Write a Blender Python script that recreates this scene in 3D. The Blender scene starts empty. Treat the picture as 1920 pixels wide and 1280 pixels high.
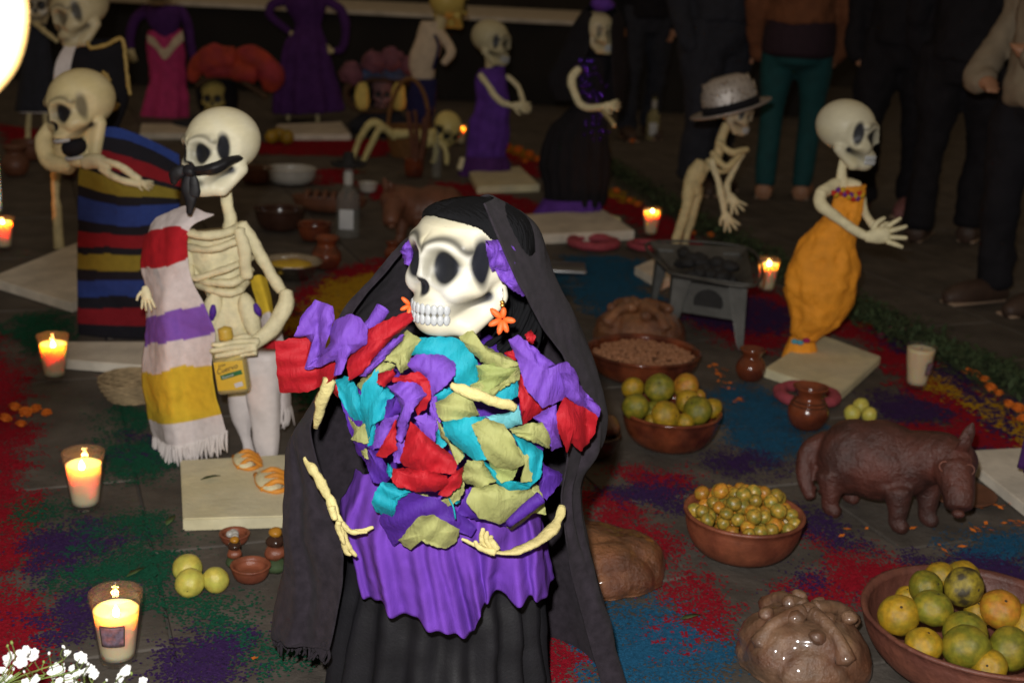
import bpy, bmesh, math, random
import numpy as np
from mathutils import Vector, Matrix
random.seed(7); RNG = np.random.RandomState(11)
SC = bpy.context.scene; COL = SC.collection
# ------------------------------------------------------------------ camera, world, flash, exposure
CAM_H, PITCH, ROLL, F = 1.15, math.radians(16.5), 0.05, 2400.0      # F in pixels of a 1920 px wide frame
fw = np.array([0, math.cos(PITCH), -math.sin(PITCH)]); r0 = np.array([1.0, 0, 0]); u0 = np.array([0, math.sin(PITCH), math.cos(PITCH)])
upv = math.cos(ROLL)*u0 - math.sin(ROLL)*r0; rtv = math.cos(ROLL)*r0 + math.sin(ROLL)*u0
CAM = np.array([0, 0, CAM_H])
cam = bpy.data.cameras.new("camera"); camo = bpy.data.objects.new("camera", cam); COL.objects.link(camo)
camo.matrix_world = Matrix(((rtv[0], upv[0], -fw[0], 0), (rtv[1], upv[1], -fw[1], 0), (rtv[2], upv[2], -fw[2], CAM_H), (0, 0, 0, 1)))
cam.sensor_width = 36; cam.lens = 36*F/1920; cam.clip_start = 0.05; cam.clip_end = 200
cam.dof.use_dof = True; cam.dof.focus_distance = 1.95; cam.dof.aperture_fstop = 4.2; cam.dof.aperture_blades = 7
SC.camera = camo
W = bpy.data.worlds.new("World"); SC.world = W; W.use_nodes = True
bg = W.node_tree.nodes["Background"]; bg.inputs[0].default_value = (1.0, 0.72, 0.44, 1); bg.inputs[1].default_value = 0.135
fl = bpy.data.lights.new("camera_flash", 'POINT'); fl.energy = 240; fl.color = (1.0, 0.98, 0.95); fl.shadow_soft_size = 0.022
flo = bpy.data.objects.new("camera_flash", fl); COL.objects.link(flo); flo.location = CAM + upv*0.13 - rtv*0.05
SC.view_settings.view_transform = 'Standard'; SC.view_settings.look = 'None'
SC.view_settings.exposure = 0.0; SC.view_settings.gamma = 1.0
SC.render.engine = 'CYCLES'; SC.cycles.use_denoising = True; SC.cycles.max_bounces = 8
SC.cycles.transparent_max_bounces = 24; SC.cycles.sample_clamp_indirect = 4; SC.cycles.caustics_reflective = False; SC.cycles.caustics_refractive = False

# ------------------------------------------------------------------ picture -> place helpers
def ray(px, py): return fw + rtv*((px-960)/F) - upv*((py-640)/F)
def G(px, py, z=0.0):                                   # point of the floor (or a level z) seen at a pixel
    d = ray(px, py); return CAM + d*((z-CAM_H)/d[2])
def V(px, py, Y):                                       # point of the upright plane y = Y seen at a pixel
    d = ray(px, py); return CAM + d*(Y/d[1])
def mpp(P): return float(np.dot(np.asarray(P)-CAM, fw))/F   # metres per pixel at a place

# ------------------------------------------------------------------ noise
def _h(i, j, k, s):
    n = (i*374761393 + j*668265263 + k*2147483647 + s*1274126177) & 0xFFFFFFFF
    n = ((n ^ (n >> 13))*1274126177) & 0xFFFFFFFF
    return ((n ^ (n >> 16)) & 0xFFFF)/65535.0
def noise(P, scale=1.0, seed=0):
    P = np.atleast_2d(np.asarray(P, float))*scale + 1000.0
    I = np.floor(P).astype(np.int64); f = P-I; f = f*f*(3-2*f); r = 0
    for a in (0, 1):
        for b in (0, 1):
            for c in (0, 1):
                w = (f[:, 0] if a else 1-f[:, 0])*(f[:, 1] if b else 1-f[:, 1])*(f[:, 2] if c else 1-f[:, 2])
                r = r + w*_h(I[:, 0]+a, I[:, 1]+b, I[:, 2]+c, seed)
    return r*2-1
def fbm(P, scale, seed=0, oct=3):
    r = 0; a = 1.0
    for o in range(oct): r = r + a*noise(P, scale*2**o, seed+o); a *= .5
    return r
def catmull(P, n):
    P = np.asarray(P, float); m = len(P)
    if m == 2:
        t = np.linspace(0, 1, n)[:, None]; return P[0]*(1-t)+P[1]*t
    Q = np.vstack([2*P[0]-P[1], P, 2*P[-1]-P[-2]]); t = np.linspace(0, m-1-1e-9, n); i = np.floor(t).astype(int); u = (t-i)[:, None]
    a, b, c, d = Q[i], Q[i+1], Q[i+2], Q[i+3]
    return .5*((2*b)+(-a+c)*u+(2*a-5*b+4*c-d)*u**2+(-a+3*b-3*c+d)*u**3)
def nrm(v): v = np.asarray(v, float); return v/(np.linalg.norm(v)+1e-12)
def rotz(a): c, s = math.cos(a), math.sin(a); return np.array([[c, -s, 0], [s, c, 0], [0, 0, 1.0]])
def rotx(a): c, s = math.cos(a), math.sin(a); return np.array([[1.0, 0, 0], [0, c, -s], [0, s, c]])
def roty(a): c, s = math.cos(a), math.sin(a); return np.array([[c, 0, s], [0, 1.0, 0], [-s, 0, c]])

# ------------------------------------------------------------------ objects
ORG = {}
def tag(o, label=None, cat=None, group=None, kind=None):
    if label: o["label"] = label
    if cat: o["category"] = cat
    if group: o["group"] = group
    if kind: o["kind"] = kind
    return o
def thing(name, loc, label, cat, group=None):
    o = bpy.data.objects.new(name, None); COL.objects.link(o); o.empty_display_size = .05
    o.location = loc; ORG[o.name] = np.array(loc, float); return tag(o, label, cat, group)
def mk(name, Vs, Fs, m, parent=None, col=None, smooth=True, base=None, remesh=0, sm=0, solid=0, sub=0, kind=None):
    Vs = np.asarray(Vs, float)
    if parent is not None: org = ORG[parent.name]
    else: org = np.array(base if base is not None else [(Vs[:, 0].min()+Vs[:, 0].max())/2, (Vs[:, 1].min()+Vs[:, 1].max())/2, Vs[:, 2].min()])
    me = bpy.data.meshes.new(name); me.from_pydata((Vs-org).tolist(), [], Fs if isinstance(Fs, list) else [list(map(int, f)) for f in Fs]); me.update()
    if smooth: me.polygons.foreach_set("use_smooth", [True]*len(me.polygons))
    if col is not None:
        a = me.color_attributes.new("Col", 'FLOAT_COLOR', 'POINT'); c = np.ones((len(Vs), 4)); c[:, :3] = col; a.data.foreach_set("color", c.ravel())
    me.materials.append(M[m] if isinstance(m, str) else m)
    o = bpy.data.objects.new(name, me); COL.objects.link(o)
    if parent is not None: o.parent = parent
    else: o.location = org
    ORG[o.name] = org
    if remesh:
        md = o.modifiers.new("r", 'REMESH'); md.mode = 'VOXEL'; md.voxel_size = remesh; md.use_smooth_shade = True
        if sm: s = o.modifiers.new("s", 'SMOOTH'); s.iterations = sm; s.factor = .5
    if solid: s = o.modifiers.new("t", 'SOLIDIFY'); s.thickness = solid; s.offset = 0
    if sub: s = o.modifiers.new("u", 'SUBSURF'); s.levels = sub; s.render_levels = sub
    if kind: o["kind"] = kind
    return o
class MB:
    def __init__(s): s.v = []; s.f = []; s.c = []; s.n = 0
    def add(s, g, col=None):
        v, f = g; v = np.asarray(v, float); s.v.append(v); s.f += [[int(i)+s.n for i in q] for q in f]; s.n += len(v)
        if col is not None: s.c.append(np.broadcast_to(np.asarray(col, float), (len(v), 3)))
        return s
    def make(s, name, m, parent=None, **k):
        return mk(name, np.vstack(s.v), s.f, m, parent, col=np.vstack(s.c) if s.c else None, **k)
def gridf(nr, nc, closed=False):
    F_ = []
    for i in range(nr-1):
        for j in range(nc if closed else nc-1):
            k = (j+1) % nc; F_.append([i*nc+j, i*nc+k, (i+1)*nc+k, (i+1)*nc+j])
    return F_
def tube(P, R, seg=8, n=None, lump=0.0, seed=0, flat=1.0, cap=True):
    P = np.asarray(P, float); R = np.broadcast_to(np.asarray(R, float), (len(P),)) if np.ndim(R) else np.full(len(P), float(R))
    n = n or max(6, len(P)*4); C = catmull(np.column_stack([P, R]), n); c = C[:, :3]; r = np.maximum(C[:, 3], 1e-4)
    T = np.gradient(c, axis=0); T /= np.linalg.norm(T, axis=1)[:, None]+1e-12
    mx_ = np.abs(T).max(0)*np.array([1.02, 1.0, 1.04]); ref = np.array([0, 1.0, 0]) if mx_[1] < .85 else np.eye(3)[int(np.argmin(mx_))]
    A = np.cross(T, ref); A /= np.linalg.norm(A, axis=1)[:, None]+1e-12; B = np.cross(T, A)
    an = np.linspace(0, 2*math.pi, seg, endpoint=False)
    Vs = c[:, None, :]+r[:, None, None]*(np.cos(an)[None, :, None]*A[:, None, :]+flat*np.sin(an)[None, :, None]*B[:, None, :])
    Vs = Vs.reshape(-1, 3)
    if lump:
        D = Vs-np.repeat(c, seg, 0); Vs = np.repeat(c, seg, 0)+D*(1+lump*fbm(Vs, .6/np.mean(r), seed, 2))[:, None]
    Fs = gridf(n, seg, True)
    if cap:
        Vs = np.vstack([Vs, c[0]-T[0]*r[0]*.4, c[-1]+T[-1]*r[-1]*.4]); a, b = n*seg, n*seg+1
        Fs += [[a, (j+1) % seg, j] for j in range(seg)]+[[b, (n-1)*seg+j, (n-1)*seg+(j+1) % seg] for j in range(seg)]
    return Vs, Fs
def ell(c, r, R=None, nu=16, nv=10, lump=0, seed=0, ls=None):
    r = np.broadcast_to(np.asarray(r, float), (3,)); V_ = [[0, 0, 1.0]]
    for i in range(1, nv):
        t = math.pi*i/nv; a = np.linspace(0, 2*math.pi, nu, endpoint=False)
        V_ += [[math.sin(t)*math.cos(x), math.sin(t)*math.sin(x), math.cos(t)] for x in a]
    V_.append([0, 0, -1.0]); V_ = np.array(V_); n = len(V_)-1
    if lump: V_ = V_*(1+lump*fbm(V_+seed*7.3, ls or 1.6, seed))[:, None]
    V_ = V_*r
    if R is not None: V_ = V_@np.asarray(R).T
    Fs = [[0, 1+j, 1+(j+1) % nu] for j in range(nu)]
    for i in range(nv-2):
        a = 1+i*nu; Fs += [[a+j, a+nu+j, a+nu+(j+1) % nu, a+(j+1) % nu] for j in range(nu)]
    a = 1+(nv-2)*nu; Fs += [[n, a+(j+1) % nu, a+j] for j in range(nu)]
    return V_+np.asarray(c), Fs
def lathe(c, prof, seg=32, lump=0, seed=0, ls=20, sx=1.0, sy=1.0):
    prof = np.asarray(prof, float); an = np.linspace(0, 2*math.pi, seg, endpoint=False)
    Vs = np.array([[r*math.cos(a)*sx, r*math.sin(a)*sy, z] for r, z in prof for a in an])
    if lump:
        k = lump*fbm(Vs+seed, ls, seed); Vs[:, :2] *= (1+k)[:, None]
    return Vs+np.asarray(c), gridf(len(prof), seg, True)
def box(c, s, R=None):
    s = np.asarray(s, float)/2; v = np.array([[x, y, z] for x in (-1, 1) for y in (-1, 1) for z in (-1, 1)])*s
    if R is not None: v = v@np.asarray(R).T
    return v+np.asarray(c), [[0, 1, 3, 2], [4, 6, 7, 5], [0, 4, 5, 1], [2, 3, 7, 6], [0, 2, 6, 4], [1, 5, 7, 3]]
def rbox(c, s, b=.004, R=None):
    bm = bmesh.new(); bmesh.ops.create_cube(bm, size=1)
    for v in bm.verts: v.co = Vector((v.co.x*s[0], v.co.y*s[1], v.co.z*s[2]))
    bmesh.ops.bevel(bm, geom=bm.edges[:], offset=b, segments=2, profile=.6, affect='EDGES'); bm.verts.index_update()
    v = np.array([list(x.co) for x in bm.verts]); f = [[x.index for x in q.verts] for q in bm.faces]; bm.free()
    if R is not None: v = v@np.asarray(R).T
    return v+np.asarray(c), f
def loft(rows, Y, ratio=.6, seg=40, n=24, folds=0, amp=0.0, seed=0, crump=0.0, cscale=25, cap=True, dy=None, fphase=0.0, fgrow=True):
    """rows: (xL, yL, xR, yR) silhouette pixels from top to bottom; a closed cloth or body shape round the plane y = Y"""
    rows = np.asarray(rows, float); L = np.array([V(a, b, Y) for a, b, _, _ in rows]); Rr = np.array([V(c, d, Y) for _, _, c, d in rows])
    L = catmull(L, n); Rr = catmull(Rr, n); c = (L+Rr)/2; h = (Rr-L)/2; hw = np.linalg.norm(h, axis=1)
    if dy is not None: c[:, 1] += np.interp(np.linspace(0, 1, n), np.linspace(0, 1, len(dy)), dy)
    an = np.linspace(0, 2*math.pi, seg, endpoint=False); t = np.linspace(0, 1, n)[:, None]
    k = 1+(amp*(t if fgrow else 1)*np.sin(folds*an[None]+fphase+1.3*np.sin(2*an[None]+seed)+t*.8) if folds else 0*t*an[None])
    Vs = c[:, None]+(np.cos(an)[None]*k)[..., None]*h[:, None]+(np.sin(an)[None]*k*hw[:, None]*ratio)[..., None]*np.array([0, 1.0, 0])
    Vs = Vs.reshape(-1, 3)
    if crump:
        D = Vs-np.repeat(c, seg, 0); D /= np.linalg.norm(D, axis=1)[:, None]+1e-9; Vs = Vs+D*(crump*fbm(Vs, cscale, seed))[:, None]
    Fs = gridf(n, seg, True)
    if cap:
        Vs = np.vstack([Vs, c[0], c[-1]]); a = n*seg
        Fs += [[a, (j+1) % seg, j] for j in range(seg)]+[[a+1, (n-1)*seg+j, (n-1)*seg+(j+1) % seg] for j in range(seg)]
    return Vs, Fs
def sheet(ctrl, Y, nr=40, nc=40, crump=0.0, cscale=20, seed=0):
    """ctrl[row][col] = (px, py, dy): a cloth sheet through those places"""
    g = np.array([[V(p[0], p[1], Y+p[2]) for p in row] for row in ctrl])
    g = np.array([catmull(row, nc) for row in g]); g = np.array([catmull(g[:, j], nr) for j in range(nc)]).transpose(1, 0, 2)
    Vs = g.reshape(-1, 3)
    if crump:
        du = np.gradient(g, axis=0); dv = np.gradient(g, axis=1); N = np.cross(du, dv); N /= np.linalg.norm(N, axis=2)[..., None]+1e-12
        Vs = Vs+N.reshape(-1, 3)*(crump*fbm(Vs, cscale, seed))[:, None]
    return Vs, gridf(nr, nc)
def petal(poly, Y, dyf, layer, bulge=.012, curl=.012, crump=.004, seed=0, nout=44, rings=7, tilt=(0, 0)):
    """a torn piece of crepe paper: outline pixels lifted to its own depth, cupped and crumpled"""
    p = np.asarray(poly, float); q = np.vstack([p, p[:1]]); sl = np.r_[0, np.cumsum(np.linalg.norm(np.diff(q, axis=0), axis=1))]
    s = np.linspace(0, sl[-1], nout, endpoint=False); o = np.column_stack([np.interp(s, sl, q[:, 0]), np.interp(s, sl, q[:, 1])])
    rs = np.random.RandomState(seed+5); o += rs.uniform(-1.4, 1.4, o.shape); c = o.mean(0); size = np.sqrt(((o-c)**2).sum(1).mean())
    Vs = []
    ph = rs.uniform(0, 6.28); fa = rs.uniform(0, math.pi); kf = rs.uniform(.035, .06)
    for i in range(rings+1):
        r = (i/rings)
        for k in range(nout):
            x, y = c+(o[k]-c)*r; d = dyf(x, y)-layer
            d -= bulge*(1-r*r); d -= curl*r**4*math.sin(2*math.pi*k/nout*2+ph)
            u = (x-c[0])*math.cos(fa)+(y-c[1])*math.sin(fa); d += .0022*math.sin(u*kf*4+ph+(x-c[0])*.02)*min(1, size/25)
            d += tilt[0]*(x-c[0])*8e-4+tilt[1]*(y-c[1])*8e-4
            Vs.append(V(x, y, Y+d))
    Vs = np.array(Vs); Vs[:, 1] += crump*(fbm(Vs, 32, seed, 2)+.5*np.abs(noise(Vs*np.array([1, 1, .45]), 120, seed)))
    return Vs, [f for f in gridf(rings+1, nout, True)]
def hand(w, d, nml, size, seed=0, curl=.5, spread=.55, thumb=1, thick=1.0):
    """palm, four fingers and a thumb; w wrist, d pointing direction, nml out of the back of the hand"""
    d = nrm(d); nml = nrm(np.asarray(nml, float)-d*np.dot(nml, d)); s = np.cross(d, nml); g = MB(); w = np.asarray(w, float)
    g.add(tube([w-d*size*.06, w+d*size*.2, w+d*size*.46], [size*.12, size*.2, size*.2], 10, 8, .12, seed, flat=.5))
    for i, (off, ln) in enumerate(((-.16, .42), (-.055, .5), (.055, .47), (.16, .38))):
        a = w+d*size*.42+s*size*off; dd = nrm(d+s*off*spread*3); p = [a]
        for k in range(3):
            p.append(p[-1]+dd*size*ln*(.42, .33, .25)[k]); dd = nrm(dd-nml*curl*.6)
        g.add(tube(p, np.array([.062, .058, .052, .036])*size*thick, 7, 10, .15, seed+i))
    a = w+d*size*.12+s*size*.15*thumb; dd = nrm(d*.7+s*.8*thumb)
    g.add(tube([a, a+dd*size*.2, a+dd*size*.32+d*size*.1], np.array([.075, .062, .042])*size*thick, 7, 8, .15, seed+9))
    return g
# ------------------------------------------------------------------ materials
M = {}
def mat(name, col=(.5, .5, .5), rough=.7, var=.25, vs=12, bump=.2, bs=80, spec=.5, vcol=False, metal=0, trans=0, sss=0, sssr=(.02, .008, .003), emit=None, es=0, weave=0, coat=0, col2=None, vary=None, bd=.004, sheen=0):
    m = bpy.data.materials.new(name); m.use_nodes = True; nt = m.node_tree; p = nt.nodes["Principled BSDF"]; N = nt.nodes.new; Lk = nt.links.new
    tc = N("ShaderNodeTexCoord")
    nz = N("ShaderNodeTexNoise"); nz.inputs["Scale"].default_value = vs; nz.inputs["Detail"].default_value = 5; nz.inputs["Roughness"].default_value = .6; Lk(tc.outputs["Object"], nz.inputs["Vector"])
    rp = N("ShaderNodeMapRange"); rp.inputs[1].default_value = .3; rp.inputs[2].default_value = .7; rp.inputs[3].default_value = 1-var; rp.inputs[4].default_value = 1+var*.6; Lk(nz.outputs["Fac"], rp.inputs[0])
    mx = N("ShaderNodeMix"); mx.data_type = 'RGBA'; mx.blend_type = 'MULTIPLY'; mx.inputs[0].default_value = 1
    if vcol:
        at = N("ShaderNodeAttribute"); at.attribute_name = "Col"; src = at.outputs["Color"]
    elif col2 is not None:
        n2 = N("ShaderNodeTexNoise"); n2.inputs["Scale"].default_value = vs*.6; n2.inputs["Detail"].default_value = 6; Lk(tc.outputs["Object"], n2.inputs["Vector"])
        cr = N("ShaderNodeValToRGB"); cr.color_ramp.elements[0].color = (*col, 1); cr.color_ramp.elements[1].color = (*col2, 1); cr.color_ramp.elements[0].position = .4; cr.color_ramp.elements[1].position = .62
        Lk(n2.outputs["Fac"], cr.inputs[0]); src = cr.outputs[0]
    else:
        rg = N("ShaderNodeRGB"); rg.outputs[0].default_value = (*col, 1); src = rg.outputs[0]
    if vary:                                             # every copy of a piece a little different
        oi = N("ShaderNodeObjectInfo"); hs = N("ShaderNodeHueSaturation"); mr = N("ShaderNodeMapRange"); mr.inputs[3].default_value = 1-vary; mr.inputs[4].default_value = 1+vary
        Lk(oi.outputs["Random"], mr.inputs[0]); Lk(mr.outputs[0], hs.inputs["Value"]); Lk(src, hs.inputs["Color"]); src = hs.outputs[0]
    Lk(src, mx.inputs["A"]); Lk(rp.outputs[0], mx.inputs["B"]); Lk(mx.outputs["Result"], p.inputs["Base Color"])
    p.inputs["Roughness"].default_value = rough; p.inputs["Metallic"].default_value = metal; p.inputs["Specular IOR Level"].default_value = spec
    if trans: p.inputs["Transmission Weight"].default_value = trans
    if coat: p.inputs['Coat Weight'].default_value = coat; p.inputs['Coat Roughness'].default_value = .07
    if sheen: p.inputs["Sheen Weight"].default_value = sheen; p.inputs["Sheen Roughness"].default_value = .6
    if sss:
        p.inputs["Subsurface Weight"].default_value = sss; p.inputs["Subsurface Radius"].default_value = (1, .45, .2); p.inputs["Subsurface Scale"].default_value = sssr[0]
    if emit: p.inputs["Emission Color"].default_value = (*emit, 1); p.inputs["Emission Strength"].default_value = es
    if bump:
        b = N("ShaderNodeBump"); b.inputs["Strength"].default_value = bump; b.inputs["Distance"].default_value = bd
        nb = N("ShaderNodeTexNoise"); nb.inputs["Scale"].default_value = bs; nb.inputs["Detail"].default_value = 6; nb.inputs["Roughness"].default_value = .65
        if weave: 
            mp = N("ShaderNodeMapping"); mp.inputs["Scale"].default_value = (1, 1, weave); Lk(tc.outputs["Object"], mp.inputs[0]); Lk(mp.outputs[0], nb.inputs["Vector"])
        else: Lk(tc.outputs["Object"], nb.inputs["Vector"])
        Lk(nb.outputs["Fac"], b.inputs["Height"]); Lk(b.outputs[0], p.inputs["Normal"])
    M[name] = m; return m
def thin_glass(name, tint=(1, 1, 1), ior=1.45, rough=.03, dens=0.0):
    m = bpy.data.materials.new(name); m.use_nodes = True; nt = m.node_tree; nt.nodes.clear(); N = nt.nodes.new; Lk = nt.links.new
    out = N("ShaderNodeOutputMaterial"); lw = N("ShaderNodeLayerWeight"); pw = N("ShaderNodeMath"); pw.operation = "POWER"; pw.inputs[1].default_value = 4; Lk(lw.outputs["Facing"], pw.inputs[0]); fr = N("ShaderNodeMapRange"); fr.inputs[3].default_value = .045; fr.inputs[4].default_value = .6; Lk(pw.outputs[0], fr.inputs[0]); tr = N("ShaderNodeBsdfTransparent"); tr.inputs[0].default_value = (*tint, 1)
    gl = N("ShaderNodeBsdfGlossy"); gl.inputs["Roughness"].default_value = rough; mx = N("ShaderNodeMixShader"); Lk(fr.outputs[0], mx.inputs[0]); Lk(tr.outputs[0], mx.inputs[1]); Lk(gl.outputs[0], mx.inputs[2])
    if dens:
        df = N("ShaderNodeBsdfDiffuse"); df.inputs[0].default_value = (*tint, 1); m2 = N("ShaderNodeMixShader"); m2.inputs[0].default_value = dens; Lk(mx.outputs[0], m2.inputs[1]); Lk(df.outputs[0], m2.inputs[2]); Lk(m2.outputs[0], out.inputs[0])
    else: Lk(mx.outputs[0], out.inputs[0])
    M[name] = m; return m
def paper(name, col, tr=.25):
    m = mat(name, col, .6, .14, 30, .9, 170, spec=.35, bd=.0034, weave=.22); nt = m.node_tree; p = nt.nodes["Principled BSDF"]; out = nt.nodes["Material Output"]
    t = nt.nodes.new("ShaderNodeBsdfTranslucent"); t.inputs[0].default_value = (*col, 1); x = nt.nodes.new("ShaderNodeMixShader"); x.inputs[0].default_value = tr
    nt.links.new(p.outputs[0], x.inputs[1]); nt.links.new(t.outputs[0], x.inputs[2]); nt.links.new(x.outputs[0], out.inputs[0]); return m
mat("slab", (.094, .080, .067), .7, .45, 7, .6, 60, spec=.3, vary=.08, bd=.006)
mat("grout", (.075, .064, .055), .9, .3, 20, .4, 60)
mat("dust", vcol=True, rough=.95, var=.3, vs=160, bump=.6, bs=400, spec=.1, bd=.003)
mat("skull", vcol=True, rough=.46, var=.06, vs=14, bump=.2, bs=70, spec=.35, bd=.002)
mat("tooth", (.42, .435, .44), .35, .06, 30, .05, 40)
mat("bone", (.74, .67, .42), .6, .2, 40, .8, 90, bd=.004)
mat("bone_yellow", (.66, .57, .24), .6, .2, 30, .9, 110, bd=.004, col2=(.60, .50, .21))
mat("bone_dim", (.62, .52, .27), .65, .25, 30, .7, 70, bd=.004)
for n, c in dict(turq=(.014, .42, .53), olive=(.44, .45, .165), red=(.50, .012, .022), purple=(.215, .082, .56), violet=(.095, .026, .34), cyan=(.17, .54, .60), lime=(.40, .46, .15)).items(): paper("paper_"+n, c)
mat("felt_black", (.024, .019, .025), .9, .4, 60, .7, 420, spec=.12, sheen=.03, bd=.0015)
mat("skirt_black", (.0085, .008, .0105), .55, .3, 25, .5, 200, spec=.4, bd=.001)
mat("ruffle", (.135, .042, .36), .85, .2, 22, .6, 240, spec=.2, bd=.0015, weave=.3)
mat("yarn_black", (.006, .006, .007), .9, .2, 40, .3, 300, spec=.12)
mat("petal_orange", (.85, .13, .02), .55, .1, 40, .25, 200)
mat("gold", (.8, .5, .12), .35, .1, 20, .1, 100, metal=1)
mat("wire", (.7, .68, .6), .4, .1, 20, 0, metal=1)
mat("cloth", vcol=True, rough=.88, var=.12, vs=60, bump=.35, bs=420, spec=.2, bd=.0012)
mat("cloth_white", (.66, .6, .58), .9, .12, 30, .35, 300, spec=.2, bd=.001)
mat("cloth_dark", (.012, .011, .014), .9, .2, 20, .4, 200, spec=.2)
mat("cloth_navy", (.02, .018, .075), .85, .2, 20, .4, 200, spec=.2)
mat("cloth_purple", (.10, .03, .27), .8, .3, 18, .35, 150, spec=.3)
mat("cloth_dpurple", (.075, .022, .135), .85, .3, 18, .4, 150, spec=.2)
mat("cloth_pink", (.55, .035, .17), .8, .25, 16, .35, 150)
mat("cloth_cream", (.62, .5, .36), .85, .2, 20, .3, 150)
mat("cloth_orange", (.86, .33, .022), .7, .25, 14, .9, 60, spec=.35, bd=.006)
mat("cloth_teal", (.003, .058, .062), .85, .2, 20, .3, 250)
mat("cloth_brown", (.16, .055, .02), .9, .2, 20, .4, 160)
mat("cloth_plum", (.022, .008, .016), .9, .4, 60, .4, 160)
mat("cloth_beige", (.23, .18, .12), .9, .2, 14, .4, 120)
mat("denim", (.016, .018, .028), .9, .3, 25, .3, 300)
mat("skin", (.36, .18, .10), .55, .12, 20, .15, 120, sss=.1, sssr=(.01,))
mat("shoe", (.055, .03, .02), .6, .3, 25, .3, 120)
mat("sole", (.32, .22, .15), .7, .2, 20, .2, 100)
mat("shoe_pink", (.25, .1, .1), .7, .3, 25, .3, 120)
mat("plank", (.70, .63, .40), .75, .22, 10, .5, 70, col2=(.60, .55, .38), spec=.3)
mat("plank_white", (.66, .6, .5), .75, .25, 10, .5, 60, spec=.3)
mat("strap_orange", (.72, .28, .03), .6, .2, 25, .4, 120)
mat("wax", (.78, .62, .42), .5, .05, 10, .05, 40, sss=1, sssr=(.05,))
mat("wick", (.02, .015, .01), .9, .1, 10, 0)
mat("flame", (1, .6, .2), .5, 0, 1, 0, emit=(1.0, .62, .22), es=60)
mat("flame_big", (1, .6, .2), .5, 0, 1, 0, emit=(1.0, .58, .2), es=1.8)
mat("sticker", (.17, .12, .16), .6, .6, 90, .1, 100, col2=(.32, .12, .11))
thin_glass("glass", (.97, .96, .94), dens=.009); thin_glass("glass_bottle", (.9, .92, .9), rough=.02, dens=.06); thin_glass("glass_gold", (.85, .78, .45), dens=.22)
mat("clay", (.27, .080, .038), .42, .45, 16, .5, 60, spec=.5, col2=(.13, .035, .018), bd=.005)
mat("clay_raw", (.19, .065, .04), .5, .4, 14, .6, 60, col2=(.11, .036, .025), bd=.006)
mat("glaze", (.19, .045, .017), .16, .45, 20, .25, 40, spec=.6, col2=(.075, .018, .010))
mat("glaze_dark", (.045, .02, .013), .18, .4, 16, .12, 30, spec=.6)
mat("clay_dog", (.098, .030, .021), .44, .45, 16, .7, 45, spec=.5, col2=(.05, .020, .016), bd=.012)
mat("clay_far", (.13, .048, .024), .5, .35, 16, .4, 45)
mat("bread", (.24, .095, .036), .4, .45, 20, 1.0, 75, spec=.5, col2=(.13, .045, .02), bd=.008, coat=.9)
mat("sugar", (.19, .105, .06), .4, .45, 26, 1.0, 95, coat=1.0, spec=.6, col2=(.12, .05, .025), bd=.004)
mat("bread_pink", (.34, .05, .07), .8, .3, 40, .8, 120, bd=.004)
mat("fruit_green", (.16, .155, .014), .4, .4, 3, .3, 60, col2=(.25, .19, .015), vary=.12)
mat("fruit_yellow", (.40, .23, .012), .4, .35, 3, .3, 60, col2=(.27, .19, .014), vary=.12)
mat("fruit_orange", (.42, .17, .016), .4, .35, 3, .3, 60, col2=(.34, .20, .015), vary=.12)
mat("fruit_spot", (.25, .19, .016), .45, .4, 3.2, .3, 60, col2=(.04, .03, .012), vary=.1)
mat("guava", (.60, .49, .085), .38, .25, 2, .2, 40, col2=(.48, .45, .08))
mat("tejo_a", (.42, .25, .03), .36, .45, 2.5, .1, 40, col2=(.20, .18, .03), vary=.25)
mat("tejo_b", (.48, .19, .02), .36, .4, 2.5, .1, 40, col2=(.38, .22, .025), vary=.25)
mat("stem", (.03, .02, .01), .8, .2, 30, .2, 100)
mat("leaf", (.05, .08, .02), .7, .4, 30, .3, 100)
mat("garland", (.036, .062, .02), .8, .5, 20, .4, 100, vary=.2)
mat("marigold", (.72, .17, .008), .75, .35, 60, .3, 150)
mat("magenta_flower", (.16, .014, .045), .8, .35, 60, .3, 150)
mat("steel", (.38, .39, .40), .35, .35, 12, .25, 50, metal=.9)
mat("tin", (.11, .108, .10), .55, .4, 10, .4, 50, metal=.55)
mat("coal", (.012, .011, .011), .8, .4, 30, .8, 60)
mat("peanut", (.34, .15, .07), .7, .3, 60, .4, 150, vary=.25)
mat("straw", (.33, .24, .13), .85, .35, 40, .6, 150)
mat("wicker", (.20, .085, .02), .7, .4, 40, .5, 150)
mat("stick", (.12, .04, .018), .75, .35, 30, .5, 120)
mat("hat_glitter", (.55, .51, .48), .35, .5, 300, 1.0, 700, metal=.5, spec=.7, bd=.001)
mat("sequin", (.10, .03, .35), .12, .5, 100, 0, metal=1)
mat("sequin_silver", (.8, .75, .7), .1, .1, 100, 0, metal=1)
mat("red_hat", (.42, .045, .015), .8, .4, 14, .5, 60, col2=(.34, .03, .04))
mat("blue_hat", (.06, .10, .22), .8, .4, 14, .5, 60)
mat("mauve_hat", (.20, .07, .10), .8, .4, 14, .5, 60)
mat("hat_brown", (.08, .042, .018), .8, .4, 14, .5, 60)
mat("scalp", (.7, .55, .14), .7, .25, 20, .3, 60)
mat("foil", (.75, .72, .66), .22, .2, 30, .8, 40, metal=1, bd=.01)
mat("flower_white", (.82, .82, .80), .6, .06, 40, .15, 120)
mat("bud_green", (.22, .30, .07), .6, .25, 40, .15, 120)
mat("black_wall", (.012, .010, .009), .9, .3, 3, .3, 20)
mat("plaster", (.03, .024, .018), .9, .3, 2, .3, 20)
mat("trim_gold", (.45, .30, .08), .5, .3, 40, .6, 120)
mat("label_yellow", (.62, .40, .03), .6, .1, 20, .05, 100)
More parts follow.
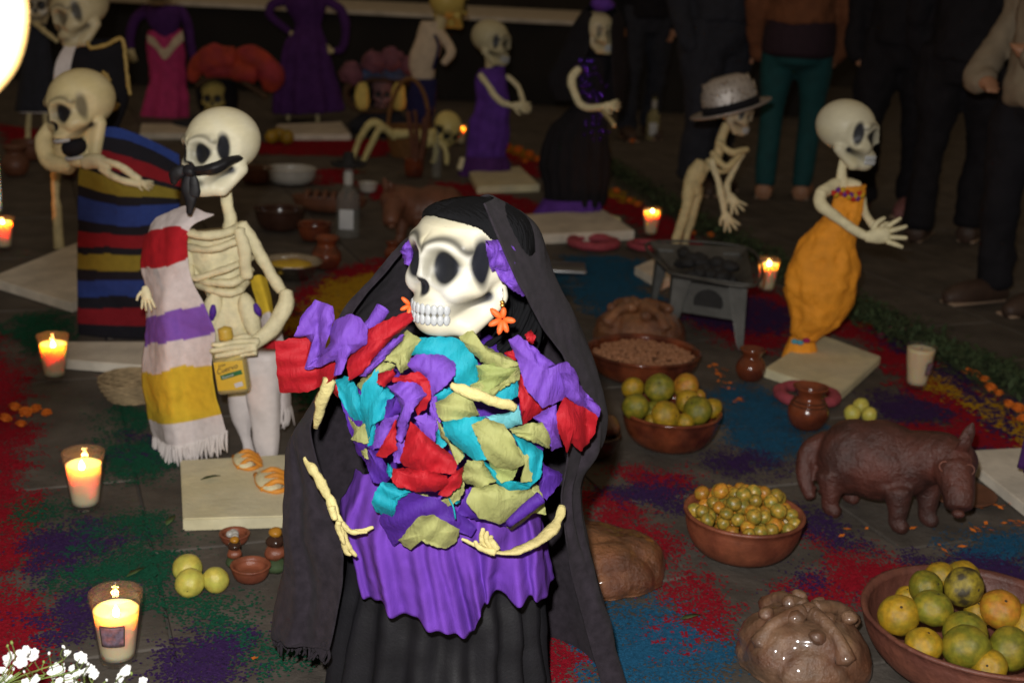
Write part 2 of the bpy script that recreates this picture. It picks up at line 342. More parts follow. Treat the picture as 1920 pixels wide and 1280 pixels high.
mat("label_green", (.01, .12, .03), .6, .1, 20, .05, 100)
mat("label_ink", (.05, .03, .02), .6, .05, 20, 0)
mat("label_grey", (.5, .5, .5), .6, .1, 20, 0)
mat("cap_yellow", (.55, .36, .05), .45, .1, 20, .05, 100)
mat("tequila", (.55, .42, .14), .15, .05, 20, 0, trans=.0, spec=.6)
mat("white_plate", (.42, .40, .36), .35, .15, 20, .1, 60)
# ------------------------------------------------------------------ the setting
g = mk("ground", [[-60, -20, -.009], [60, -20, -.009], [60, 80, -.009], [-60, 80, -.009]], [[0, 1, 2, 3]], "grout", base=(0, 0, 0), smooth=False, kind="structure")
tag(g, "dark grey stone floor of the courtyard", None)
def slabs():
    ang = math.radians(21); R = rotz(ang); sx, sy = .50, .75; v, f = rbox((0, 0, 0), (sx-.006, sy-.006, .02), .0035); me = None
    cand = []
    for i in range(-16, 24):
        for j in range(-10, 22):
            loc = R@np.array([i*sx+.18-.25, j*sy+(.37 if i % 2 else 0)+.14, 0.0])
            if loc[1] < .9 or loc[1] > 10.4: continue
            d = loc-CAM; z = np.dot(d, fw); x = np.dot(d, rtv)/z*F
            if abs(x) > 1250: continue
            cand.append((z, loc))
    cand.sort(key=lambda t: t[0])
    for z, loc in cand[:300]:
        if me is None:
            o = mk("paving_slab", v, f, "slab", g, smooth=False); me = o.data
        else:
            o = bpy.data.objects.new("paving_slab", me); COL.objects.link(o); o.parent = g
        o.location = (loc[0], loc[1], -.01+random.uniform(-.0012, .0012)); o.rotation_euler = (random.uniform(-.002, .002), random.uniform(-.002, .002), ang)
    rest = cand[300:]
    if rest:
        mb = MB()
        for z, loc in rest: mb.add((v@R.T+np.array([loc[0], loc[1], -.01]), f))
        mb.make("paving_slab_field", "slab", g, smooth=False, kind="stuff")
slabs()
# coloured sawdust strewn on the stones (ragged sheets of grains a few millimetres high)
def inpoly(x, y, poly):
    r = np.zeros(len(x), bool); n = len(poly); j = n-1
    for i in range(n):
        xi, yi = poly[i]; xj, yj = poly[j]; c = ((yi > y) != (yj > y)) & (x < (xj-xi)*(y-yi)/(yj-yi+1e-12)+xi); r ^= c; j = i
    return r
def dust(name, label, rgb, polys, z0, seed, rag=1.0):
    mb = MB(); grains = []
    for k, poly in enumerate(polys):
        W_ = np.array([G(*p)[:2] for p in poly]); W_ = W_.mean(0)+(W_-W_.mean(0))*1.1; lo, hi = W_.min(0)-.08, W_.max(0)+.08; cy = W_[:, 1].mean()
        cs = .0034 if cy < 3.3 else (.007 if cy < 5 else .015)
        xs = np.arange(lo[0], hi[0], cs); ys = np.arange(lo[1], hi[1], cs); X, Yy = np.meshgrid(xs, ys); P = np.column_stack([X.ravel(), Yy.ravel(), np.full(X.size, k*3.1)])
        dx = .042*rag*fbm(P, 13, seed, 4); dyy = .035*rag*fbm(P, 13, seed+40, 4); jit = RNG.normal(0, .024*rag, (2, X.size))
        m = inpoly(P[:, 0]+dx+jit[0], P[:, 1]+dyy+jit[1], W_) & (RNG.rand(X.size) < .93+.25*noise(P, 30, seed+3))
        pts = P[m]
        if not len(pts): continue
        n = len(pts); h = cs*.62; z = z0+.0015+.0012*noise(pts, 80, seed+9)
        off = np.array([[-h, -h], [h, -h], [h, h], [-h, h]]); a = RNG.uniform(0, 1.57, n); ca, sa = np.cos(a), np.sin(a)
        q = np.stack([np.column_stack([pts[:, 0]+o[0]*ca-o[1]*sa, pts[:, 1]+o[0]*sa+o[1]*ca, z+RNG.uniform(-.0003, .0003, n)]) for o in off], 1).reshape(-1, 3)
        mb.add((q, np.arange(4*n).reshape(-1, 4)), np.repeat(np.array(rgb)[None]*(1+RNG.uniform(-.14, .16, (n, 1))), 4, 0))
        # loose grains thrown past the edge
        ng = int(len(pts)*.08)+60; src = pts[RNG.randint(0, n, ng)]; gp = src[:, :2]+RNG.normal(0, .05*rag, (ng, 2)); s = cs*RNG.uniform(.2, .45, ng)
        a = RNG.uniform(0, 6.28, ng)
        t = np.stack([np.column_stack([gp[:, 0]+s*np.cos(a+o), gp[:, 1]+s*np.sin(a+o), np.full(ng, z0+.001+.0006*i)]) for i, o in enumerate((0, 2.1, 4.2))], 1).reshape(-1, 3)
        mb.add((t, np.arange(3*ng).reshape(-1, 3)), np.repeat(np.array(rgb)[None]*(1+RNG.uniform(-.25, .3, (ng, 1))), 3, 0))
    o = mb.make(name, "dust", base=(0, 0, 0), smooth=False, kind="stuff"); tag(o, label)
dust("red_sawdust", "red coloured sawdust strewn in patches and border stripes on the floor", (.28, .007, .018), [
    [(-60, 640), (0, 650), (30, 720), (45, 850), (35, 930), (45, 1000), (32, 1060), (58, 1130), (48, 1200), (70, 1230), (85, 1330), (-60, 1330)],
    [(1165, 885), (1230, 880), (1285, 885), (1290, 910), (1235, 922), (1190, 908)],
    [(1095, 925), (1150, 930), (1200, 962), (1240, 1000), (1268, 1030), (1255, 1047), (1220, 1040), (1190, 995), (1140, 968), (1095, 945)],
    [(1288, 1092), (1335, 1096), (1372, 1130), (1385, 1158), (1330, 1172), (1292, 1205), (1240, 1225), (1222, 1180), (1270, 1152), (1282, 1120)],
    [(1015, 1215), (1095, 1215), (1100, 1300), (1005, 1300)],
    [(1448, 1118), (1500, 1100), (1540, 1085), (1560, 1040), (1600, 1030), (1625, 1062), (1650, 1035), (1705, 1070), (1640, 1095), (1600, 1128), (1500, 1130)],
    [(1493, 990), (1540, 1005), (1562, 1032), (1520, 1018)],
    [(1585, 640), (1600, 588), (1650, 600), (1760, 690), (1850, 765), (1925, 835), (1960, 875), (1900, 860), (1830, 828), (1745, 770), (1690, 720), (1640, 650)],
    [(1740, 810), (1830, 800), (1860, 830), (1780, 840)], [(1650, 800), (1740, 795), (1770, 815), (1700, 825)],
    [(1120, 368), (1200, 385), (1290, 440), (1380, 500), (1360, 520), (1260, 460), (1170, 405), (1110, 390)],
    [(1395, 530), (1470, 560), (1460, 660), (1390, 650), (1300, 600)],
    [(470, 272), (560, 262), (700, 264), (760, 275), (700, 292), (560, 290), (480, 288)], [(590, 320), (660, 318), (650, 345), (600, 345)], [(680, 345), (760, 352), (770, 382), (700, 372)],
    [(830, 345), (900, 350), (1040, 395), (1010, 410), (900, 385), (820, 365)], [(935, 275), (1000, 300), (1020, 335), (985, 325)],
    [(545, 625), (570, 545), (630, 508), (720, 490), (722, 520), (640, 540), (590, 575), (575, 640)], [(0, 235), (90, 250), (120, 285), (40, 290)]], .001, 3)
dust("yellow_sawdust", "yellow sawdust disc and border dabs on the dark floor", (.44, .25, .012), [
    [(560, 610), (590, 565), (640, 532), (725, 512), (730, 545), (690, 600), (640, 640), (580, 650)],
    [(1745, 700), (1775, 705), (1800, 735), (1840, 752), (1870, 745), (1880, 775), (1930, 810), (1935, 840), (1890, 820), (1850, 785), (1800, 755), (1750, 725)], [(1600, 590), (1640, 596), (1640, 612), (1610, 606)],
    [(1130, 352), (1190, 372), (1200, 385), (1140, 368)], [(940, 268), (985, 285), (1005, 305), (960, 290)]], .0026, 17)
dust("blue_sawdust", "blue sawdust patches on the right side of the floor", (.015, .095, .19), [
    [(1150, 1135), (1200, 1150), (1240, 1180), (1300, 1200), (1360, 1190), (1350, 1230), (1320, 1300), (1175, 1300), (1140, 1200)],
    [(1355, 745), (1420, 728), (1455, 760), (1490, 790), (1510, 830), (1455, 862), (1390, 835), (1370, 790)],
    [(1055, 490), (1150, 484), (1215, 500), (1190, 540), (1250, 570), (1230, 600), (1110, 585), (1085, 540)], [(1800, 1008), (1930, 1005), (1930, 1052), (1830, 1045)], [(1000, 520), (1050, 505), (1060, 540), (1010, 560)]], .0018, 29, 1.3)
dust("purple_sawdust", "dark purple sawdust patches between the red and green ones", (.042, .018, .085), [
    [(92, 1005), (140, 985), (205, 998), (215, 1030), (165, 1042), (160, 1078), (100, 1082), (72, 1050)], [(68, 1170), (110, 1150), (150, 1115), (195, 1108), (200, 1130), (160, 1185), (90, 1195)],
    [(310, 1232), (345, 1212), (420, 1192), (468, 1208), (460, 1250), (400, 1290), (325, 1290)], [(255, 815), (285, 815), (300, 850), (260, 870), (235, 850)],
    [(1188, 912), (1230, 905), (1278, 930), (1272, 955), (1200, 952), (1170, 922)], [(1340, 862), (1400, 850), (1452, 862), (1445, 885), (1350, 890)], [(1490, 960), (1540, 968), (1610, 1020), (1575, 1028), (1500, 985)],
    [(1478, 1110), (1500, 1085), (1545, 1080), (1562, 1105)], [(1700, 1040), (1800, 1050), (1930, 1060), (1930, 1140), (1850, 1100), (1780, 1070)], [(1640, 738), (1700, 742), (1765, 775), (1755, 795), (1650, 785)],
    [(1755, 690), (1800, 700), (1850, 745), (1930, 800), (1930, 830), (1860, 780), (1790, 735)], [(1640, 620), (1700, 640), (1720, 670), (1660, 650)], [(1270, 575), (1400, 560), (1480, 590), (1460, 625), (1330, 612)], [(1810, 835), (1870, 850), (1840, 862)]], .0034, 41, 1.2)
dust("green_sawdust", "green sawdust patches around the candles on the left", (.010, .088, .048), [
    [(195, 842), (250, 835), (312, 845), (318, 890), (260, 905), (200, 900)], [(52, 958), (80, 945), (110, 960), (100, 985), (60, 985)], [(190, 972), (240, 965), (292, 980), (285, 1015), (215, 1018)],
    [(98, 1085), (150, 1048), (210, 1040), (280, 1030), (330, 1045), (320, 1080), (330, 1120), (230, 1100), (150, 1120), (105, 1110)], [(270, 1115), (330, 1125), (400, 1140), (470, 1150), (465, 1180), (400, 1175), (330, 1150), (275, 1145)],
    [(478, 1215), (520, 1200), (560, 1200), (640, 1230), (560, 1250), (490, 1245)], [(212, 775), (270, 770), (285, 810), (220, 820)], [(20, 600), (90, 590), (120, 650), (40, 660)], [(545, 700), (600, 695), (610, 760), (550, 765)]], .0042, 53, 1.2)
# black draped stage behind the figures and the dark wall of the courtyard
YS = 11.0
st = thing("draped_stage", (0, YS+1, 0), "long low stage draped in black cloth with a pale edge, behind the figures", "stage")
zt = V(700, 22, YS)[2]
mb = MB(); xs = np.linspace(-6.2, 2.4, 180); rows = []
for z in np.linspace(0, zt-.03, 8): rows += [[x, YS+.04*math.sin(x*9)*(1-z/zt)+.03*noise([[x, z, 0]], 4)[0], z] for x in xs]
mb.add((np.array(rows), gridf(8, 180))); mb.make("black_drape", "black_wall", st)
mb = MB().add(rbox((-1.9, YS+1.2, zt-.012), (8.7, 2.5, .035), .006)); mb.make("stage_top", "plank_white", st, smooth=False)
w = MB().add(box((0, 14.6, 2.2), (40, .3, 4.5))); wo = w.make("courtyard_wall", "plaster", smooth=False); tag(wo, "dark plastered courtyard wall far behind the people", "wall")
# ------------------------------------------------------------------ skulls (paper pulp masks, painted)
def _se(p, c, r):
    r = np.asarray(r, float); q = p-np.asarray(c); k0 = np.linalg.norm(q/r, axis=-1); k1 = np.linalg.norm(q/(r*r), axis=-1)+1e-9; return k0*(k0-1)/k1
def _sc(p, a, b, r):
    a, b = np.asarray(a, float), np.asarray(b, float); pa = p-a; ba = b-a; h = np.clip((pa@ba)/np.dot(ba, ba), 0, 1); return np.linalg.norm(pa-h[..., None]*ba, axis=-1)-r
def _sm(a, b, k): h = np.clip(.5+.5*(b-a)/k, 0, 1); return b*(1-h)+a*h-k*h*(1-h)
def _sx(a, b, k): return -_sm(-a, -b, k)
def skull_sdf(p, op):
    q = p.copy(); q[..., 0] = np.abs(q[..., 0])
    d = _se(q, (0, .06, .13), (.405, .44, .38))
    d = _sm(d, _se(q, (0, -.17, -.06), (.30, .24, .26)), .10)
    d = _sm(d, _sc(q, (.22, -.29, -.14), (.27, -.20, -.13), .078), .12)      # cheekbone
    d = _sm(d, _sc(q, (.03, -.385, .150), (.26, -.28, .155), .045), .09)      # brow
    d = _sm(d, _sc(q, (0, -.40, .06), (0, -.42, -.06), .045), .05)           # nose bridge
    d = _sm(d, _se(q, (0, -.26, -.27), (.185, .20, .12)), .06)               # upper jaw
    if op:
        d = _sm(d, _sc(q, (.27, .06, -.20), (.19, -.06, -.56), .085), .06); d = _sm(d, _se(q, (0, -.13, -.635), (.185, .19, .095)), .06)
        d = _sx(d, -_se(q, (0, -.36, -.43), (.22, .36, .135)), .03)
    else:
        d = _sm(d, _se(q, (0, -.235, -.385), (.19, .205, .13)), .05); d = _sm(d, _sc(q, (.27, .07, -.20), (.19, -.16, -.41), .085), .07)
        d = np.maximum(d, -(p[..., 2]+.485))
    d = _sx(d, -_se(q, (.155, -.43, .02), (.122, .105, .126)), .045)        # eye socket
    d = _sx(d, -_se(q, (.026, -.47, -.13), (.028, .075, .062)), .02)         # nostril
    d = _sx(d, -_se(q, (.40, -.16, .05), (.06, .12, .15)), .08)              # temple hollow
    d = _sx(d, -_se(q, (.33, -.24, -.27), (.07, .15, .06)), .09)             # under the cheek
    return d
_SK = {}
def skull_mesh(nu, nv, op):
    if (nu, nv, op) in _SK: return _SK[(nu, nv, op)]
    ctr = np.array([0, -.03, -.06 if not op else -.12]); th = np.linspace(.02, math.pi-.02, nv); ph = np.linspace(0, 2*math.pi, nu, endpoint=False)
    D = np.array([[math.sin(t)*math.cos(a), math.sin(t)*math.sin(a), math.cos(t)] for t in th for a in ph]); ts = np.linspace(.85, .06, 110); out = np.zeros(len(D))
    for s in range(0, len(D), 4000):
        d = D[s:s+4000]; S = skull_sdf(ctr+d[:, None, :]*ts[None, :, None], op); hit = np.argmax(S < 0, axis=1); hit = np.where(S.min(1) < 0, hit, len(ts)-1); i0 = np.maximum(hit-1, 0)
        r = np.arange(len(d)); a, b = S[r, i0], S[r, hit]; w = np.clip(a/(a-b+1e-9), 0, 1); out[s:s+4000] = ts[i0]+(ts[hit]-ts[i0])*w
    Vs = np.vstack([ctr+D*out[:, None], ctr+[0, 0, out[:nu].mean()], ctr-[0, 0, out[-nu:].mean()]]); n = nu*nv
    Fs = [q[::-1] for q in gridf(nv, nu, True)]+[[n, j, (j+1) % nu] for j in range(nu)]+[[n+1, (nv-1)*nu+(j+1) % nu, (nv-1)*nu+j] for j in range(nu)]
    _SK[(nu, nv, op)] = (Vs, Fs); return _SK[(nu, nv, op)]
def g_(d, s): return np.exp(-(d/s)**2)
def skull_paint(v, op, base=(.80, .74, .50), ink=(.012, .013, .017), k=1.0, white=.6, brow=1.0, temple=1.0):
    q = v.copy(); q[:, 0] = np.abs(q[:, 0]); x, y, z = q.T; front = (y < -.12)
    c = np.tile(np.array(base), (len(v), 1))
    wv = white*np.maximum(g_(np.linalg.norm(q-[.20, -.36, -.15], axis=1), .10), .8*g_(np.abs(np.hypot((x-.155)/1.05, z-.02)-.152), .022)*front)
    c = c*(1-wv[:, None])+np.array([.84, .84, .82])*wv[:, None]
    de = np.hypot((x-.158)/.95, (z-.015)/1.05)
    dk = np.clip((.138-de)/.04, 0, 1)*front
    dk = np.maximum(dk, .62*np.clip((.175-np.hypot(x-.132, z-.015))/.08, 0, 1)*front)
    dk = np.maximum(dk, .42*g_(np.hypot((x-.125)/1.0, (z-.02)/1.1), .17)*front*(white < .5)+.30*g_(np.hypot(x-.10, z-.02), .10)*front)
    dk = np.maximum(dk, np.clip((1-np.hypot(x/.06, (z+.13)/.092))*3, 0, 1)*(y < -.3))
    ba = np.arctan2(z-.0, x-.158); rad = np.hypot(x-.158, (z-.02)*1.0)
    dk = np.maximum(dk, brow*.85*g_(rad-.192, .026)*np.clip((z-.05)/.06, 0, 1)*(y < -.15))
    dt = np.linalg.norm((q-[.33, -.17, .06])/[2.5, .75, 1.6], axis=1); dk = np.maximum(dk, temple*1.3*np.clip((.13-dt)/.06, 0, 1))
    a, b = np.array([-.07, -.195]), np.array([-.32, -.30]); qs = q[:, 1:]; t = np.clip(((qs-a)@(b-a))/np.dot(b-a, b-a), 0, 1); dl = np.linalg.norm(qs-(a+t[:, None]*(b-a)), axis=1)+10*(x < .10)
    dk = np.maximum(dk, (1-.62*t)*np.clip(1.7*g_(dl, .038+.016*t), 0, 1))
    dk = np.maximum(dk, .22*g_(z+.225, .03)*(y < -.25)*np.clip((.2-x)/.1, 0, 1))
    if op:
        dk = np.maximum(dk, np.clip((1-np.linalg.norm((q-[0, -.32, -.43])/[.245, .37, .15], axis=1))*9, 0, 1))
    else:
        dk = np.maximum(dk, .8*g_(np.abs(z+.318), .055)*g_(np.maximum(x-.12, 0), .045)*(y < -.3))
    dk = np.clip(dk*k, 0, 1)[:, None]
    return c*(1-dk)+np.array(ink)*dk
def skull(parent, ctr, size, yaw=0, pitch=0, roll=0, op=False, res=(150, 96), teeth=True, name="skull", m="skull", squash=1.0, **pk):
    Vs, Fs = skull_mesh(res[0], res[1], op); col = skull_paint(Vs, op, **pk)
    col = col*(1+.05*fbm(Vs, 7, 3)+.035*noise(Vs*np.array([1, 1, 4]), 16, 9))[:, None]*(1-np.array([0, .03, .14])*np.clip(fbm(Vs, 3, 21), 0, 1)[:, None]); Vs = Vs.copy(); Vs[:, 2] = np.where((Vs[:, 2] > .28) & (squash < 1), .28+(Vs[:, 2]-.28)*.5, Vs[:, 2]); Vs[:, 1] = np.where(Vs[:, 1] > .0, Vs[:, 1]*squash, Vs[:, 1])
    R = roty(roll)@rotz(yaw)@rotx(pitch); X = lambda p: np.asarray(ctr)+size*(np.asarray(p)@R.T)
    o = mk(name, X(Vs), Fs, m, parent, col=col)
    if op: mk('dark_mouth_plug', X(ell((0, -.21, -.45), (.165, .175, .135))[0]), ell((0, 0, 0), 1)[1], 'cloth_dark', o)  # solid black plug added in the open jaw, stands in for the mouth's shade
    if teeth:
        for row, (z, h) in enumerate(((-.282, .041), (-.354, .039))):
            if op: z, h = ((-.325, .026), (-.575, .024))[row]
            n = 5
            for i in range(-n, n+1):
                a = i*.235; cx, cy, rr = (0, -.262, .192) if not (op and row) else (0, -.18, .17)
                if op and not row: cx, cy, rr = 0, -.30, .15
                p = np.array([rr*.97*math.sin(a), cy-rr*1.015*math.cos(a), z]); e, ef = ell((0, 0, 0), (.0265, .013, h), rotz(a), 8, 6); mk("tooth", X(e+p), ef, "tooth", o)
    return o
# ------------------------------------------------------------------ the figure in front: veiled skeleton lady
Y0 = 1.80
cat_ = thing("skeleton_figure", G(868, 1335), "large veiled skeleton lady in front, ruffles of red, purple, turquoise and olive paper", "figurine", "skeleton figures")
SKC = V(880, 489, Y0-.085); SKS = .194; SKYAW = math.radians(-47)
main_skull = skull(cat_, SKC, SKS, SKYAW, math.radians(-3), math.radians(-3), res=(330, 210), base=(.62, .58, .44), squash=.6)
# hair: yarn cap of combed strands and a long lock behind the ear
Rk = roty(math.radians(-3))@rotz(SKYAW)@rotx(math.radians(-3)); toW = lambda p: SKC+SKS*(np.asarray(p)@Rk.T)
hb = MB()
for sd in (-1, 1):
    for i in range(130):
        yy = -.292+.52*(i/129); cs_ = math.sqrt(max(.02, 1-((yy-.06)/(.455 if yy < .06 else .32))**2)); am = math.radians(34+86*min(1, max(0, (yy+.292)/.30))**.8); pts = []
        for t in np.linspace(-.03, 1, 9):
            a = am*t; rr = (1.03+.025*random.random())*cs_; z_ = .13+.392*rr*math.cos(a); z_ = .30+(z_-.28)*.5 if z_ > .28 else z_+.02; pts.append(toW([sd*.415*rr*math.sin(a), yy+.05*t*t+random.uniform(-.006, .006), z_]))
        hb.add(tube(pts, .0036, 5, 18, cap=False))
for i in range(90):
    x0 = 930+random.uniform(0, 52); y0 = 455+random.uniform(0, 60); d = random.uniform(.02, .09)
    hb.add(tube([V(x0, y0, Y0+d), V(x0+30+random.uniform(-8, 14), y0+80, Y0+d), V(x0+22+random.uniform(-20, 18), y0+150, Y0+d-.01), V(x0-10+random.uniform(-45, 26), y0+205, Y0+d-.02), V(x0-25+random.uniform(-40, 30), y0+245, Y0+d)], .0045, 5, 16, cap=False))
hb.make("hair", "yarn_black", cat_)
hb2 = MB()
for i in range(16):
    a = V(900+random.uniform(0, 50), 425, Y0-.13); hb2.add(tube([a, a+np.array([-.01-.02*random.random(), -.008, -.012]), a+np.array([-.015-.03*random.random(), -.006, -.03-.02*random.random()])], .0004, 4, 8, cap=False))
hb2.make("loose_hair", "yarn_black", cat_)
# torso core under the paper
core, cf = loft([(800, 630, 920, 630), (700, 690, 990, 690), (690, 800, 1000, 800), (715, 900, 985, 900), (740, 960, 960, 960)], Y0+.03, .55, 32, 16)
mk("bodice", core, cf, "paper_violet", cat_)
mk("neck", *tube([V(870, 600, Y0+.03), V(868, 680, Y0+.03)], [.024, .03], 12, 8), "bone", cat_)
skr, sf = loft([(690, 880, 985, 880), (665, 980, 1005, 980), (650, 1100, 1010, 1100), (630, 1220, 1015, 1220), (612, 1345, 1020, 1345)], Y0+.03, .62, 120, 40, folds=17, amp=.10, seed=2, crump=.006, cscale=14, cap=False)
mk("black_skirt", skr, sf, "skirt_black", cat_, solid=.002)
# flounced purple over-skirt with a wavy hem
top = [(668, 880), (690, 890), (725, 905), (765, 912), (805, 915), (845, 915), (885, 915), (925, 915), (955, 910), (985, 900), (1000, 890)]
mid = [(634, 950), (660, 985), (700, 1010), (745, 1020), (795, 1030), (840, 1030), (885, 1030), (930, 1020), (965, 1012), (1005, 1000), (1020, 985)]
hem = [(668, 1085), (690, 1118), (722, 1142), (770, 1160), (822, 1176), (878, 1190), (902, 1150), (925, 1112), (975, 1130), (1012, 1118), (1042, 1085)]
dt = [.0, -.055, -.075, -.085, -.09, -.09, -.09, -.085, -.075, -.05, .0]
dm = [.0, -.075, -.105, -.125, -.125, -.135, -.125, -.13, -.10, -.085, .0]
dh = [.0, -.08, -.12, -.135, -.15, -.135, -.155, -.105, -.135, -.095, .0]
ctrl = [[(p[0], p[1], d) for p, d in zip(top, dt)], [((a[0]+b[0])/2, (a[1]+b[1])/2, (x+y)/2-.012) for a, b, x, y in zip(top, mid, dt, dm)], [(p[0], p[1], d) for p, d in zip(mid, dm)], [((a[0]+b[0])/2, (a[1]+b[1])/2, (x+y)/2) for a, b, x, y in zip(mid, hem, dm, dh)], [(p[0], p[1], d) for p, d in zip(hem, dh)]]
rv, rf = sheet(ctrl, Y0, 60, 160, .004, 22, 4)
gg = rv.reshape(60, 160, 3); u = np.linspace(0, 1, 160); t = np.linspace(0, 1, 60)
gg[:, :, 1] += (.0095*np.sin(u*44+2.2*np.sin(u*9)+.6*np.sin(u*23))[None]*(.35+.75*t[:, None]))+(.0045*np.sin(u*97+2+1.5*np.sin(u*13))[None]*(.5+.6*t[:, None])); gg[:, :, 2] += .004*np.sin(u*46)[None]*t[:, None]**3
mk("purple_flounce", gg.reshape(-1, 3), rf, "ruffle", cat_, solid=.0012)
# the black shawl over the head
SH = [[(872, 380, -.05), (880, 377, -.04), (888, 375, -.03), (897, 374, -.03), (912, 371, -.05), (924, 374, -.10), (908, 381, -.165)],
      [(775, 452, .08), (764, 448, .10), (800, 440, .16), (870, 430, .19), (968, 410, .03), (1000, 428, -.07), (936, 445, -.185)],
      [(715, 520, .08), (702, 520, .10), (760, 510, .2), (880, 500, .23), (1000, 500, .14), (1042, 522, -.03), (982, 535, -.175)],
      [(655, 600, .06), (640, 592, .09), (720, 580, .22), (880, 570, .26), (1040, 580, .18), (1085, 612, .0), (1014, 602, -.14)],
      [(628, 715, .0), (598, 725, .05), (660, 690, .22), (880, 680, .28), (1070, 690, .2), (1128, 735, .02), (1064, 690, -.10)],
      [(585, 800, -.04), (545, 835, .03), (620, 800, .2), (880, 800, .28), (1080, 800, .2), (1130, 822, .02), (1072, 845, -.07)],
      [(608, 930, -.06), (538, 950, .02), (620, 930, .2), (880, 930, .28), (1060, 930, .2), (1085, 925, .02), (1056, 955, -.06)],
      [(645, 1050, -.07), (528, 1075, .02), (620, 1050, .2), (880, 1060, .27), (1080, 1060, .2), (1112, 1060, .0), (1064, 1045, -.05)],
      [(620, 1200, -.075), (514, 1185, .02), (600, 1180, .2), (880, 1200, .27), (1090, 1200, .2), (1150, 1205, 0), (1098, 1180, -.03)],
      [(614, 1218, -.075), (510, 1198, .02), (600, 1200, .2), (880, 1260, .27), (1100, 1330, .2), (1180, 1318, 0), (1132, 1300, -.03)]]
sv, sff = sheet(SH, Y0, 150, 190, .0045, 12, 8)
gg = sv.reshape(150, 190, 3); tt = np.linspace(0, 1, 150)[:, None]; uu = np.linspace(0, 1, 190)[None]
wl = np.exp(-((uu-.09)/.09)**2)*np.clip((tt-.45)*4, 0, 1); gg[:, :, 1] += wl*(.007*np.sin(uu*70+tt*5+2*np.sin(tt*7))+.004*np.sin(uu*130+tt*12+1)); gg[:, :, 0] += wl*.006*np.sin(tt*30+uu*20)
wr = np.exp(-((uu-.93)/.09)**2)*np.exp(-((tt-.62)/.16)**2); gg[:, :, 0] += wr*(.005*np.sin(uu*90+tt*16)); gg[:, :, 1] += wr*.007*np.sin(uu*60-tt*20)
shawl = mk("shawl", gg.reshape(-1, 3), sff, "felt_black", cat_, solid=.0022)
fr = MB()
for i in range(46):                                        # knotted fringe on the left hem
    t = i/45; x = 512+t*102; y = 1190+t*24+4*math.sin(i); d = .02-.095*t; a = V(x, y-6, Y0+d); l = random.uniform(.018, .034)
    p = [a, a+np.array([random.uniform(-.004, .004), random.uniform(-.004, .004), -l*.5]), a+np.array([random.uniform(-.008, .008), random.uniform(-.006, .006), -l])]; fr.add(tube(p, [.0022, .0026, .0016], 5, 7))
fr.make("fringe", "felt_black", shawl)
